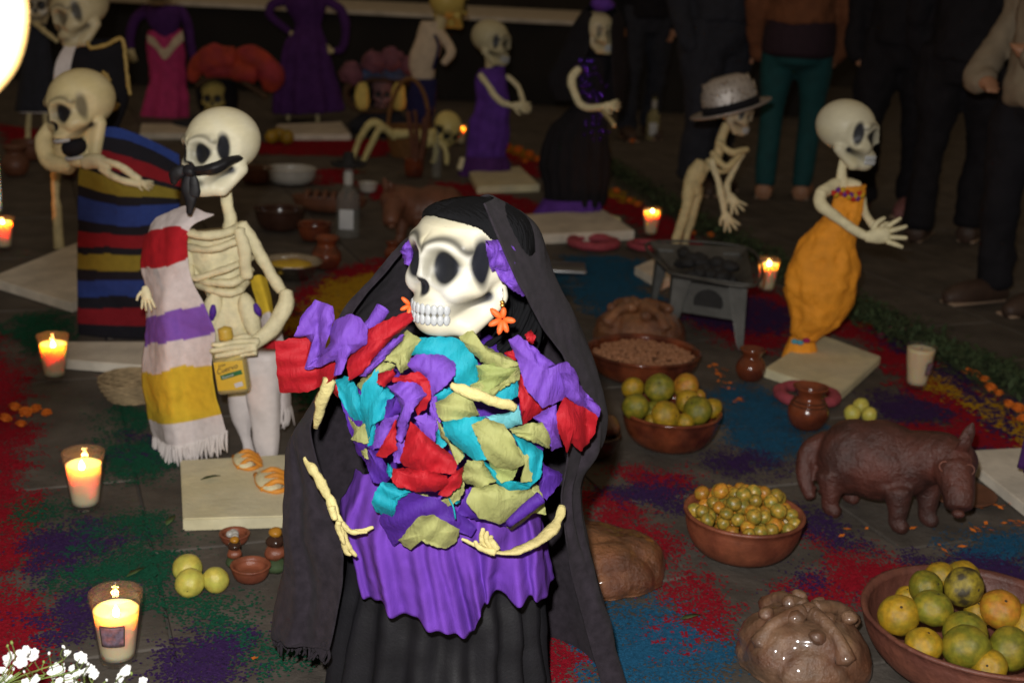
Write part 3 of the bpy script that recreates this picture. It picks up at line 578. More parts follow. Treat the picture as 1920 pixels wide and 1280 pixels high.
# torn crepe paper ruffles
def tdy(x, y):
    a = max(0, 1-((x-848)/250)**2)**.5; b = max(0, 1-((y-790)/300)**2)**.5; return -.035-.085*a*b
PET = [
 ("violet", 3, [(629, 712), (668, 723), (700, 760), (720, 830), (700, 880), (670, 850), (650, 790)]), ("red", 3, [(612, 700), (632, 704), (640, 735), (636, 748), (622, 735)]),
 ("turq", 8, [(758, 641), (773, 633), (852, 630), (875, 645), (898, 684), (900, 723), (871, 727), (852, 715), (848, 692), (832, 669), (789, 665), (770, 665)]),
 ("olive", 7, [(762, 618), (789, 637), (770, 669), (770, 688), (750, 700), (742, 680), (707, 673), (734, 649), (754, 633)]),
 ("olive", 7, [(676, 712), (707, 676), (745, 684), (730, 700), (700, 705), (680, 735), (668, 722)]),
 ("red", 12, [(516, 641), (543, 633), (584, 630), (588, 660), (629, 680), (640, 696), (609, 723), (574, 735), (523, 737), (520, 704), (518, 672)]),
 ("red", 16, [(773, 585), (775, 602), (734, 634), (700, 673), (680, 700), (654, 714), (650, 680), (668, 649), (688, 618), (719, 602), (754, 587)]),
 ("purple", 14, [(758, 626), (752, 641), (719, 675), (684, 706), (672, 706), (700, 673), (734, 637)]),
 ("purple", 20, [(592, 561), (625, 575), (629, 594), (618, 625), (606, 665), (588, 692), (570, 692), (580, 665), (584, 641), (574, 632), (551, 633), (566, 590)]),
 ("purple", 22, [(629, 600), (656, 588), (676, 596), (690, 616), (688, 645), (664, 660), (633, 672), (600, 688), (574, 690), (600, 662), (620, 645), (616, 625)]),
 ("purple", 24, [(640, 640), (660, 655), (640, 700), (626, 706), (630, 670)]),
 ("olive", 12, [(859, 630), (887, 618), (897, 641), (957, 671), (978, 684), (949, 690), (910, 684), (879, 657)]),
 ("lime", 11, [(892, 684), (930, 680), (975, 682), (972, 704), (938, 723), (914, 741), (891, 737), (882, 723), (898, 712)]),
 ("olive", 13, [(976, 684), (974, 712), (940, 730), (918, 748), (905, 738), (930, 724), (960, 704)]), ("olive", 12, [(883, 722), (900, 716), (914, 728), (918, 746), (905, 742), (895, 738), (884, 734)]),
 ("turq", 9, [(971, 704), (973, 741), (949, 755), (924, 747), (932, 727), (953, 717)]),
 ("purple", 16, [(770, 673), (785, 665), (832, 665), (854, 680), (855, 700), (838, 722), (812, 743), (800, 738), (792, 708), (773, 696), (764, 684)]),
 ("red", 20, [(709, 700), (738, 690), (742, 702), (734, 714), (719, 727), (707, 717)]), ("red", 19, [(735, 708), (785, 696), (803, 710), (792, 726), (766, 716), (736, 718)]),
 ("red", 18, [(786, 702), (806, 716), (809, 743), (799, 766), (781, 780), (777, 757), (786, 735)]),
 ("purple", 24, [(727, 725), (750, 714), (781, 717), (801, 739), (783, 755), (772, 774), (760, 800), (744, 800), (752, 765), (746, 745)]), ("purple", 23, [(748, 785), (768, 780), (762, 812), (752, 832), (742, 822)]),
 ("turq", 8, [(629, 712), (650, 704), (668, 723), (682, 762), (682, 798), (656, 782), (637, 747)]),
 ("turq", 9, [(711, 684), (735, 700), (722, 723), (740, 738), (722, 782), (695, 798), (690, 835), (674, 770), (678, 723), (695, 704)]),
 ("olive", 7, [(650, 776), (672, 799), (690, 788), (697, 801), (690, 833), (672, 828), (658, 826), (664, 806)]), ("olive", 7, [(676, 845), (690, 838), (694, 862), (684, 858)]),
 ("violet", 12, [(724, 752), (748, 742), (752, 770), (735, 790), (720, 790)]), ("turq", 6, [(686, 800), (705, 795), (702, 830), (690, 838)]),
 ("purple", 15, [(699, 844), (703, 809), (719, 784), (748, 776), (738, 801), (722, 832)]),
 ("red", 17, [(744, 782), (742, 821), (744, 844), (723, 858), (703, 855), (719, 829)]), ("purple", 16, [(738, 835), (756, 820), (768, 845), (752, 868), (736, 868)]),
 ("purple", 17, [(777, 781), (800, 774), (818, 787), (816, 829), (796, 822)]), ("purple", 13, [(806, 745), (818, 742), (826, 790), (818, 812), (806, 782)]),
 ("turq", 10, [(812, 742), (835, 728), (855, 726), (852, 740), (822, 756)]), ("turq", 9, [(815, 800), (830, 800), (838, 830), (830, 840), (818, 832)]), ("turq", 9, [(850, 838), (872, 848), (870, 862), (852, 856)]),
 ("red", 25, [(770, 789), (788, 807), (816, 831), (844, 850), (857, 866), (854, 888), (822, 888), (790, 881), (757, 874), (750, 863), (760, 823)]),
 ("red", 28, [(737, 878), (770, 876), (839, 890), (842, 905), (816, 921), (783, 922), (744, 911), (733, 896)]),
 ("red", 26, [(832, 909), (853, 882), (870, 871), (864, 912), (838, 932), (820, 926)]),
 ("olive", 18, [(816, 756), (855, 732), (872, 730), (890, 758), (900, 779), (855, 789), (829, 789), (819, 777)]),
 ("olive", 17, [(818, 784), (830, 800), (848, 835), (872, 853), (858, 872), (842, 838), (826, 815)]),
 ("turq", 22, [(829, 791), (885, 781), (914, 779), (892, 797), (905, 830), (918, 862), (888, 863), (855, 837), (834, 817)]),
 ("cyan", 15, [(912, 781), (954, 774), (973, 759), (979, 794), (950, 804), (927, 793)]),
 ("olive", 27, [(883, 797), (911, 784), (944, 794), (964, 823), (985, 869), (960, 882), (931, 875), (914, 864), (899, 830)]),
 ("turq", 19, [(958, 812), (993, 827), (1018, 846), (1015, 892), (990, 917), (975, 909), (994, 882), (981, 850)]),
 ("olive", 23, [(954, 804), (987, 794), (1016, 792), (1034, 823), (1029, 842), (993, 825), (967, 816)]),
 ("olive", 22, [(968, 837), (996, 850), (998, 901), (975, 904), (983, 869)]), ("lime", 21, [(914, 862), (940, 876), (972, 874), (962, 900), (940, 905), (925, 890)]),
 ("turq", 18, [(904, 863), (931, 880), (947, 903), (973, 903), (996, 913), (962, 932), (941, 917)]),
 ("olive", 20, [(875, 863), (904, 861), (931, 902), (898, 914), (861, 899)]),
 ("violet", 8, [(1008, 846), (1023, 874), (1054, 887), (1054, 901), (1026, 937), (1008, 930), (1010, 900)]),
 ("violet", 12, [(857, 961), (882, 910), (925, 940), (990, 960), (960, 990), (921, 983), (891, 973)]),
 ("olive", 24, [(885, 915), (931, 907), (957, 919), (993, 917), (1002, 927), (964, 970), (937, 981), (901, 973), (873, 942)]),
 ("olive", 10, [(1000, 905), (1018, 915), (1024, 965), (1000, 962), (960, 996), (945, 984), (985, 950)]),
 ("violet", 9, [(685, 835), (717, 858), (736, 892), (724, 906), (699, 906), (686, 873)]), ("turq", 11, [(728, 868), (738, 880), (734, 898), (724, 884)]),
 ("turq", 20, [(701, 925), (717, 902), (750, 907), (772, 922), (746, 937), (736, 976), (704, 957), (697, 942)]),
 ("violet", 18, [(740, 935), (773, 923), (816, 933), (850, 950), (893, 987), (884, 1009), (832, 983), (790, 976), (756, 1004), (737, 1026), (709, 974)]),
 ("olive", 25, [(747, 1014), (784, 968), (813, 964), (842, 982), (861, 994), (857, 1016), (832, 1029), (806, 1022), (786, 1012), (770, 1032)]),
 ("olive", 16, [(820, 942), (845, 925), (870, 903), (870, 924), (857, 940), (832, 953)]), ("olive", 13, [(778, 922), (800, 926), (808, 934), (790, 934)]), ("turq", 12, [(800, 928), (822, 938), (815, 946), (796, 936)]), ("turq", 14, [(852, 936), (864, 930), (862, 942), (854, 944)]),
 ("red", 8, [(971, 700), (984, 700), (1012, 755), (1037, 762), (1016, 772), (980, 796), (973, 751)]),
 ("purple", 20, [(953, 637), (973, 628), (1012, 661), (1043, 684), (1063, 676), (1082, 700), (1080, 735), (1063, 745), (1039, 757), (1016, 764), (984, 727), (973, 684)]),
 ("purple", 24, [(1050, 700), (1082, 702), (1088, 723), (1127, 766), (1123, 782), (1086, 764), (1060, 740)]),
 ("red", 22, [(1059, 743), (1090, 758), (1121, 780), (1115, 813), (1090, 846), (1070, 829), (1064, 850), (1047, 809), (1043, 774)]),
 ("purple", 17, [(1000, 782), (1016, 772), (1043, 756), (1047, 797), (1053, 837), (1035, 846), (1016, 801)]),
 ("red", 6, [(984, 626), (996, 618), (1004, 630), (1000, 645), (988, 640)]), ("red", 6, [(945, 661), (965, 655), (975, 675), (955, 672)]), ("violet", 7, [(990, 800), (1020, 830), (1015, 860), (1000, 850)])]
for i, (c, lay, poly) in enumerate(PET):
    big = np.ptp(np.array(poly)[:, 0])*np.ptp(np.array(poly)[:, 1]) > 3500
    v_, f_ = petal(poly, Y0, tdy, lay*.0034, .010 if big else .005, .013 if big else .005, .0032 if c in ("purple", "red") else .0022, i*13+1, 60 if big else 40, 10 if big else 6)
    mk("paper_petal", v_, f_, "paper_"+c, cat_)
for (c, pts, r, d) in (("purple", [(690, 612), (706, 596), (718, 578)], [9, 12, 14], -.10), ("violet", [(953, 982), (985, 955), (1014, 932)], [7, 10, 11], -.185), ("purple", [(648, 606), (660, 600), (674, 612)], [8, 10, 8], -.11)):
    pp = [V(a, b, Y0+d) for a, b in pts]; v_, f_ = tube(pp, np.array(r)*7.6e-4, 18, 14, .12, 5, cap=False); mk("paper_curl", v_, f_, "paper_"+c, cat_, solid=.0008)
mk("string", *tube([V(842, 934, Y0-.19), V(850, 950, Y0-.2), V(854, 972, Y0-.2)], .0012, 6, 8), "paper_turq", cat_)
# paper flowers at the temples
for i, poly in enumerate(([(910, 450), (938, 450), (952, 475), (945, 505), (922, 512), (914, 481)], [(930, 448), (965, 465), (979, 493), (968, 520), (940, 500), (928, 470)], [(925, 505), (950, 488), (976, 500), (988, 526), (970, 540), (940, 528)], [(938, 522), (960, 515), (986, 522), (993, 540), (980, 557), (961, 546)], [(932, 470), (955, 470), (966, 495), (950, 515), (930, 500)])):
    v_, f_ = petal(poly, Y0, lambda x, y: -.165+.0008*(x-930), .006*i, .012, .014, .009, 300+i); mk("temple_flower", v_, f_, "paper_purple", cat_)
for i, poly in enumerate(([(784, 444), (766, 450), (752, 466), (770, 480), (784, 462)], [(772, 462), (750, 468), (758, 494), (772, 498), (780, 476)])):
    v_, f_ = petal(poly, Y0, lambda x, y: -.07, .004*i, .01, .012, .008, 330+i); mk("temple_flower", v_, f_, "paper_purple", cat_)
# earrings
def earring(x, y, d, k=1.0, n=6):
    c = V(x, y, Y0+d); e = MB(); s = mpp(c)*k
    for (ax, ay, l) in ((-14, -12, 20), (-17, 8, 19), (-8, 34, 20), (13, 34, 18), (12, 2, 17), (2, -14, 15))[:n]:
        dv = nrm(rtv*ax-upv*ay-fw*3); e.add(ell(c+dv*s*l*.8, (s*l*.75, s*6.2, s*6.2), np.column_stack([dv, nrm(np.cross(dv, fw)), fw]), 10, 8))
    o = e.make("earring", "petal_orange", cat_); return o, c, s
eo, ec, es = earring(942, 598, -.165)
MB().add(ell(ec+upv*es*26, (es*5, es*5, es*4))).add(ell(ec+upv*es*32, (es*5, es*5, es*3))).make("bead", "gold", eo)
mk("ear_wire", *tube([ec+upv*es*34, ec+upv*es*58], .0005, 5, 4), "wire", eo)
earring(770, 572, -.09, .75, 5)
# bone arms like peeled twigs
ar = MB().add(tube([V(620, 712, Y0-.11), V(604, 752, Y0-.10), V(592, 802, Y0-.08)], [.0085, .009, .004], 8, 14, .3, 1, .6))
ar.add(tube([V(570, 858, Y0-.11), V(588, 885, Y0-.125), V(606, 912, Y0-.13), V(628, 958, Y0-.135), V(646, 992, Y0-.14)], [.004, .0068, .0078, .006, .005], 9, 30, .45, 2, .55))
ar.add(tube([V(622, 950, Y0-.14), V(628, 974, Y0-.145)], [.006, .004], 7, 8, .3, 3))
ar.make("arm", "bone_yellow", cat_)
hd = MB()
for k, p in enumerate(([(640, 980), (658, 995), (675, 996), (700, 988)], [(640, 984), (648, 1008), (656, 1028), (668, 1042)], [(638, 984), (644, 1012), (650, 1034), (658, 1040)], [(642, 980), (652, 993), (664, 998), (688, 997)], [(636, 978), (634, 990), (640, 1006), (646, 1020)])):
    hd.add(tube([V(a, b, Y0-.142-.002*k) for a, b in p], [.0044, .0040, .0038, .0026], 7, 16, .35, 10+k, .7))
hd.make("hand", "bone_yellow", cat_)
ar = MB().add(tube([V(1054, 948, Y0-.10), V(1042, 985, Y0-.13), V(1010, 1012, Y0-.15), V(962, 1034, Y0-.165), V(925, 1034, Y0-.17)], [.006, .0085, .0092, .0072, .0058], 9, 34, .45, 22, .55))
ar.make("arm", "bone_yellow", cat_)
hd = MB()
for k, p in enumerate(([(930, 1034), (908, 1025), (888, 1020), (866, 1010)], [(925, 1030), (906, 1018), (904, 1004), (906, 990)], [(928, 1030), (914, 1016), (912, 1004), (914, 996)], [(932, 1030), (924, 1018), (920, 1010), (922, 1004)], [(928, 1036), (906, 1030), (896, 1024), (890, 1014)])):
    hd.add(tube([V(a, b, Y0-.172-.002*k) for a, b in p], [.0052, .0045, .004, .0026], 7, 16, .35, 30+k, .7))
hd.make("hand", "bone_yellow", cat_)
mk("bone", *tube([V(846, 722, Y0-.185), V(880, 735, Y0-.19), V(925, 752, Y0-.185), V(966, 764, Y0-.175)], [.005, .0075, .008, .0068], 8, 24, .4, 44, .6), "bone_yellow", cat_)
# ------------------------------------------------------------------ the other skeleton figures
FG = "skeleton figures"
def plank(pts, th, label, m="plank", group="base boards under the figures"):
    """a board from its four top corners (pixels on the level z = th)"""
    P = np.array([G(a, b, th) for a, b in pts]); Q = P.copy(); Q[:, 2] = 0.002
    bm = bmesh.new(); vs = [bm.verts.new(p) for p in np.vstack([P, Q])]; bm.faces.new(vs[:4]); bm.faces.new(vs[7:3:-1])
    for i in range(4): j = (i+1) % 4; bm.faces.new([vs[i], vs[i+4], vs[j+4], vs[j]])
    bmesh.ops.recalc_face_normals(bm, faces=bm.faces[:]); bmesh.ops.bevel(bm, geom=bm.edges[:], offset=.003, segments=2, affect='EDGES'); bm.verts.index_update()
    v = np.array([list(x.co) for x in bm.verts]); f = [[x.index for x in q.verts] for q in bm.faces]; bm.free()
    return tag(mk("base_board", v, f, m, smooth=False), label, "board", group)
def bones(parent, name, lines, Y, m="bone", lump=.22, seed=0, flat=.8):
    b = MB()
    for i, (pts, r) in enumerate(lines):
        P = [V(p[0], p[1], Y+(p[2] if len(p) > 2 else 0)) for p in pts]; s = mpp(P[0]); R = np.atleast_1d(np.array(r, float))*s
        if len(R) == 1: R = np.full(len(P), R[0])
        b.add(tube(P, R, 9, max(10, 7*len(P)), lump, seed+i, flat))
    return b.make(name, m, parent)
def phand(parent, px, py, dx, dy_, Y, dd, px_size, m="bone", seed=0, curl=.4, thumb=1, nml=None, depth=0.0, spread=.55):
    w = V(px, py, Y+dd); d = rtv*dx-upv*dy_+fw*depth
    return hand(w, d, -fw if nml is None else nml, px_size*mpp(w), seed, curl, spread, thumb).make("hand", m, parent)
# --- skeleton holding a bottle, white blanket with red, purple and yellow bands
Y2 = 2.80
plank([(338, 862), (560, 850), (590, 965), (343, 972)], .03, "cream painted board under the skeleton with the bottle and white blanket")
f2 = thing("skeleton_figure", G(480, 892), "skeleton in a white banded blanket holding a bottle, black scarf over its mouth", "figurine", FG)
skull(f2, V(413, 284, Y2-.04), .186, math.radians(-42), math.radians(-4), math.radians(-8), teeth=False, res=(220, 140), white=.2, brow=.7, base=(.80, .75, .54))
bones(f2, "spine", [([(423, 340), (427, 385), (432, 420), (425, 470, .03), (425, 540, .03)], [11, 11, 14, 12, 12])], Y2, seed=1)
bones(f2, "rib", [([(338, 432, -.03), (385, 442, -.06), (430, 434, -.04), (456, 420, 0)], [9, 11, 10, 9])], Y2, seed=2)
for k, (p, r) in enumerate(([([(345, 462), (395, 468, -.05), (445, 452, -.04), (470, 440)], 9)], [([(352, 480, .01), (362, 520, -.03), (400, 512, -.05), (440, 498, -.05), (472, 482)], 8)], [([(366, 522), (400, 530, -.05), (440, 528, -.05), (470, 505)], 9)], [([(372, 532), (405, 546, -.05), (440, 548, -.05), (462, 528)], 9)], [([(338, 430), (350, 470), (366, 520)], 10)])[k][0] for k in range(5)):
    bones(f2, "rib", [(p, r)], Y2, seed=5+k)
bones(f2, "sternum", [([(448, 430, -.045), (458, 470, -.05), (462, 520, -.04)], [12, 12, 11])], Y2, seed=12)
v_, f_ = loft([(352, 436, 462, 428), (356, 470, 468, 465), (368, 510, 466, 500), (380, 545, 456, 540), (392, 575, 452, 572)], Y2+.012, .5, 30, 22, crump=.006, cscale=26, seed=4); mk('chest', v_, f_, 'bone', f2)
pb = MB().add(ell(V(425, 598, Y2-.01), (.058, .04, .07), None, 28, 18, .10, 3)); pb.add(ell(V(398, 585, Y2-.035), (.022, .02, .05), roty(.2), 14, 10, .1, 4)); pb.add(ell(V(468, 592, Y2-.03), (.022, .02, .055), roty(-.25), 14, 10, .1, 5)); pb.make("pelvis", "bone", f2)
for p in ([(400, 572, -.06), (399, 586, -.062), (397, 600, -.06)], [(478, 570, -.055), (483, 582, -.057), (487, 592, -.055)]):
    bones(f2, "pelvis_hole", [(p, [4, 7, 3])], Y2, "paper_violet", 0, 0)
bones(f2, "upper_arm", [([(452, 420, -.02), (478, 460, -.02), (505, 510, -.02), (528, 545, -.03)], [12, 12, 11, 12])], Y2, seed=20)
bones(f2, "forearm", [([(536, 545, -.035), (534, 575, -.05), (505, 620, -.075), (470, 648, -.09)], [13, 16, 16, 13])], Y2, seed=22, lump=.16)
hb_ = MB()
for k, p in enumerate(([(485, 640), (450, 640), (420, 646), (397, 646)], [(480, 648), (450, 650), (418, 654), (394, 658)], [(480, 652), (450, 658), (424, 664), (404, 668)], [(480, 658), (456, 664), (436, 674), (420, 682)], [(475, 640), (462, 632), (450, 632), (438, 636)])):
    hb_.add(tube([V(a, b, Y2-.095-.008*(3-abs(k-1.5))) for a, b in p], np.array([7.5, 6.5, 5.8, 4])*.00117, 8, 14, .2, 60+k))
hb_.make("hand", "bone", f2)
phand(f2, 272, 540, .15, 1, Y2, -.06, 48, seed=9, curl=.25, thumb=1)
# blanket
def stripes(bands):
    def f(t):
        for a, b, c in bands:
            if a <= t < b: return c
        return bands[-1][2]
    return f
WHT, REDc, PUR, YEL = (.62, .55, .54), (.40, .012, .02), (.20, .085, .42), (.58, .40, .03)
rows = [[(318, 398, .01), (350, 386, .0), (378, 395, -.02), (402, 402, -.02)], [(292, 415, .03), (318, 408, -.01), (350, 412, -.045), (362, 422, -.05)], [(272, 455, .04), (298, 448, -.02), (330, 442, -.055), (352, 445, -.05)], [(266, 500, .04), (298, 500, -.03), (325, 490, -.06), (352, 480, -.045)],
        [(278, 545, .03), (305, 540, -.04), (332, 532, -.05), (360, 525, -.045)], [(276, 600, .03), (305, 590, -.05), (340, 580, -.05), (384, 572, -.06)], [(272, 642, .03), (310, 640, -.055), (350, 632, -.045), (402, 622, -.07)], [(264, 705, .03), (310, 698, -.06), (345, 690, -.05), (396, 684, -.075)],
        [(272, 748, .03), (315, 745, -.06), (352, 742, -.05), (404, 735, -.075)], [(277, 788, .03), (320, 790, -.065), (360, 784, -.055), (414, 772, -.075)], [(285, 822, .03), (325, 838, -.065), (368, 830, -.055), (424, 812, -.075)]]
bv, bf = sheet(rows, Y2, 150, 70, .005, 16, 33); t = np.repeat(np.linspace(0, 1, 150), 70)*10+np.tile(np.linspace(0, 1, 70), 150)*0
st_ = stripes([(-1, 1.55, WHT), (1.55, 3.05, REDc), (3.05, 4.95, WHT), (4.95, 6.05, PUR), (6.05, 6.95, WHT), (6.95, 9.05, YEL), (9.05, 11, WHT)])
bl = mk("blanket", bv, bf, "cloth", f2, col=np.array([st_(x) for x in t+.10*noise(bv, 20, 2)]), solid=.003)
fr = MB()
for i in range(64):
    u = i/63; k = bv[-70+int(u*69)]; l = random.uniform(.03, .055); dxx = random.uniform(-.008, .008)
    fr.add(tube([k+[0, 0, .006], k+[dxx*.5, random.uniform(-.004, .004), -l*.5], k+[dxx, random.uniform(-.006, .006), -l]], [.0028, .0034, .0016], 5, 7))
fr.make("fringe", "cloth_white", bl)
rows = [[(470, 520, .03), (485, 515, .02), (500, 520, .05)], [(488, 600, .05), (505, 590, .03), (520, 600, .06)], [(488, 650, .05), (508, 640, .03), (532, 645, .06)], [(500, 705, .05), (520, 690, .03), (540, 690, .06)], [(510, 770, .05), (526, 772, .03), (545, 765, .06)]]
v_, f_ = sheet(rows, Y2, 60, 24, .004, 20, 4); t = np.repeat(np.linspace(0, 4, 60), 24)
mk("blanket_back", v_, f_, "cloth", f2, col=np.array([stripes([(-1, .9, YEL), (.9, 1.9, WHT), (1.9, 3.0, REDc), (3.0, 5, WHT)])(x) for x in t]), solid=.003)
fr = MB()
for i in range(16):
    k = v_[-24+int(i/15*23)]; fr.add(tube([k+[0, 0, .006], k+[random.uniform(-.006, .006), 0, -.02], k+[random.uniform(-.01, .01), 0, -.042]], [.0026, .003, .0015], 5, 6))
fr.make("fringe", "cloth_white", f2)
for rows_, ph in (([(450, 660, 525, 660), (458, 720, 528, 720), (468, 790, 524, 790), (480, 850, 518, 850), (484, 890, 518, 886)], 0), ([(415, 660, 472, 660), (424, 730, 480, 730), (436, 790, 474, 790), (452, 830, 474, 830), (456, 852, 478, 850)], 2)):
    v_, f_ = loft(rows_, Y2+(0 if ph == 0 else .05), .75, 28, 24, folds=5, amp=.07, seed=ph, crump=.005, cscale=20); mk("trouser_leg", v_, f_, "cloth_white", f2)
for (x, y, s) in ((510, 893, 1.0), (462, 858, .8)):
    c = G(x, y, .034); d = MB(); d.add(ell(c+[0, -.03*s, .004], (.03*s, .058*s, .012), rotz(.35), 18, 8))
    so = d.make("sandal", "bone", f2); e = MB()
    for k in range(3):
        yy = -.062+.034*k; e.add(tube([c+rotz(.35)@np.array([-.034*s, yy*s, -.002]), c+rotz(.35)@np.array([0, (yy-.012)*s, .02]), c+rotz(.35)@np.array([.034*s, yy*s, -.002])], .006*s, 7, 12, .15, k))
    e.add(tube([c+rotz(.35)@np.array([a, b, 0])*s for a, b in ((-.033, .02), (-.033, -.05), (0, -.085), (.033, -.05), (.033, .02))], .006*s, 7, 20, .15, 5)); e.make("strap", "strap_orange", so)
# black scarf knotted over the mouth
sc_ = MB().add(sheet([[(340, 312, -.10), (366, 312, -.125), (400, 305, -.135), (434, 292, -.11), (456, 291, -.07)], [(338, 318, -.105), (366, 320, -.135), (402, 315, -.142), (436, 301, -.115), (457, 296, -.07)], [(342, 325, -.10), (370, 329, -.125), (402, 326, -.135), (434, 309, -.11), (454, 300, -.07)]], Y2, 14, 40, .003, 30, 3))
sc_.add(ell(V(354, 320, Y2-.128), (.014, .011, .012), None, 14, 10, .25, 3))
for pts in ([(354, 324), (349, 348), (357, 372), (355, 402)], [(352, 322), (342, 322), (330, 330), (326, 345)], [(358, 326), (364, 345), (362, 368)]):
    sc_.add(tube([V(a, b, Y2-.125) for a, b in pts], np.array([.006, .012, .013, .005])[:len(pts)], 12, 20, .25, 8, .35))
sc_.make("black_scarf", "skirt_black", f2, solid=.0015)
# bottle in the hand
bo = thing("bottle", V(436, 740, Y2-.10), "square glass tequila bottle with a yellow label, held by the skeleton in the blanket", "bottle")
bc = V(434, 692, Y2-.095); Rb = roty(math.radians(-8)); ms = mpp(bc)
mk("glass_body", *rbox(bc, (62*ms, .042, 92*ms), .014, Rb), "glass_gold", bo); mk("liquid", *rbox(bc+Rb@np.array([0, 0, -.012]), (56*ms, .034, 66*ms), .012, Rb), "tequila", bo)
mk("bottle_neck", *tube([bc+Rb@np.array([0, 0, .052]), bc+Rb@np.array([0, 0, .078])], [.016, .012], 14, 6), "glass_gold", bo); mk("cap", *tube([bc+Rb@np.array([0, -.002, .072]), bc+Rb@np.array([0, -.002, .095])], [.0165, .0155], 16, 5), "cap_yellow", bo)
fy = -.0225
lb = mk("label_sheet", *rbox(bc+Rb@np.array([.001, fy, -.008]), (54*ms, .0012, 56*ms), .0004, Rb), "label_yellow", bo)
mk("label_band", *rbox(bc+Rb@np.array([.004, fy-.001, -.006])+[0, 0, 0], (42*ms, .0012, 9*ms), .0004, Rb@roty(math.radians(-12))), "label_green", lb); mk("label_stamp", *rbox(bc+Rb@np.array([.017, fy-.001, -.030]), (16*ms, .0012, 9*ms), .0004, Rb@roty(math.radians(-12))), "label_grey", lb)
def text(s, size, P, R, m, parent, name="lettering", shear=0.0):
    c = bpy.data.curves.new(name, 'FONT'); c.body = s; c.size = size; c.align_x = 'CENTER'; c.align_y = 'CENTER'; c.extrude = .0002; c.shear = shear; c.materials.append(M[m])
    tmp = bpy.data.objects.new("t", c); COL.objects.link(tmp); me = bpy.data.meshes.new_from_object(tmp.evaluated_get(bpy.context.evaluated_depsgraph_get())); bpy.data.objects.remove(tmp)
    v = np.array([list(x.co) for x in me.vertices]); f = [list(p.vertices) for p in me.polygons]; v = (v@rotx(math.pi/2).T)@np.asarray(R).T+P; return mk(name, v, f, m, parent, smooth=False)
text("Jose", .010, bc+Rb@np.array([-.014, fy-.0022, .018]), Rb@roty(math.radians(-12)), "label_ink", lb, shear=.3); text("Cuervo", .0165, bc+Rb@np.array([-.004, fy-.0022, .008]), Rb@roty(math.radians(-14)), "label_ink", lb, shear=.3); text("Especial", .0085, bc+Rb@np.array([-.004, fy-.0024, -.008]), Rb@roty(math.radians(-12)), "label_grey", lb, shear=.2)

# --- laughing skeleton in a dark striped blanket
Y3 = 3.80
plank([(90, 640), (300, 640), (330, 690), (95, 672)], .03, "cream board under the laughing skeleton with the striped blanket", "plank_white")
f3 = thing("skeleton_figure", G(200, 672), "laughing skeleton with open jaw wrapped in a blue, black, red and yellow striped blanket", "figurine", FG)
skull(f3, V(150, 205, Y3-.05), .225, math.radians(-38), math.radians(2), math.radians(-10), op=True, res=(200, 130), base=(.70, .60, .33), white=.0, k=1.0, brow=.7, temple=.55)
RB, BK, BL, YL = (.21, .010, .016), (.012, .011, .016), (.022, .045, .20), (.22, .17, .022)
rows = [[(186, 238, -.06), (225, 240, -.07), (270, 258, -.05), (335, 290, -.02)], [(165, 272, -.07), (220, 282, -.09), (280, 300, -.07), (338, 330, -.03)], [(148, 318, -.07), (200, 335, -.10), (270, 345, -.08), (338, 360, -.04)], [(146, 390, -.07), (200, 402, -.085), (270, 404, -.10), (336, 395, -.05)],
        [(146, 470, -.07), (200, 472, -.095), (270, 474, -.085), (334, 465, -.06)], [(146, 550, -.075), (200, 552, -.085), (270, 552, -.10), (332, 545, -.06)], [(146, 628, -.075), (200, 632, -.095), (270, 632, -.09), (330, 625, -.06)]]
v_, f_ = sheet(rows, Y3, 200, 60, .008, 9, 21); t = np.repeat(np.linspace(0, 6, 200), 60)
sb = stripes([(-1, .5, BL), (.5, 1.15, BK), (1.15, 1.72, RB), (1.72, 1.95, BK), (1.95, 2.45, YL), (2.45, 2.72, BK), (2.72, 3.30, BL), (3.30, 3.55, BK), (3.55, 3.88, RB), (3.88, 4.05, BK), (4.05, 4.42, YL), (4.42, 4.66, BK), (4.66, 5.05, BL), (5.05, 5.30, BK), (5.30, 5.70, RB), (5.70, 9, BK)])
b3 = mk("striped_blanket", v_, f_, "cloth", f3, col=np.array([sb(x) for x in t+.05*noise(v_, 14, 5)]), solid=.004)
fr = MB()
for i in range(60):
    k = v_[-60+i]; l = random.uniform(.03, .045); fr.add(tube([k+[0, 0, .005], k+[random.uniform(-.004, .004), 0, -l]], [.004, .0025], 5, 5))
fr.make("fringe", "cloth_dark", b3)
bones(f3, "shoulder", [([(92, 232, .02), (82, 265, .0), (92, 300, -.02), (130, 312, -.03)], [8, 16, 18, 14]), ([(120, 250, 0), (125, 290, 0), (122, 320, .02)], [18, 24, 16])], Y3, "bone_dim", .18, 3)
bones(f3, "upper_arm", [([(158, 305, -.10), (185, 302, -.12), (205, 315, -.13)], [14, 15, 12])], Y3, "bone", .15, 5)
bones(f3, "forearm", [([(190, 300, -.13), (225, 312, -.14), (262, 338, -.14)], [6, 7, 7]), ([(188, 315, -.13), (220, 335, -.145), (262, 346, -.145)], [7, 7, 7])], Y3, "bone", .15, 7)
phand(f3, 258, 340, 1, .35, Y3, -.145, 34, seed=21, curl=.6)
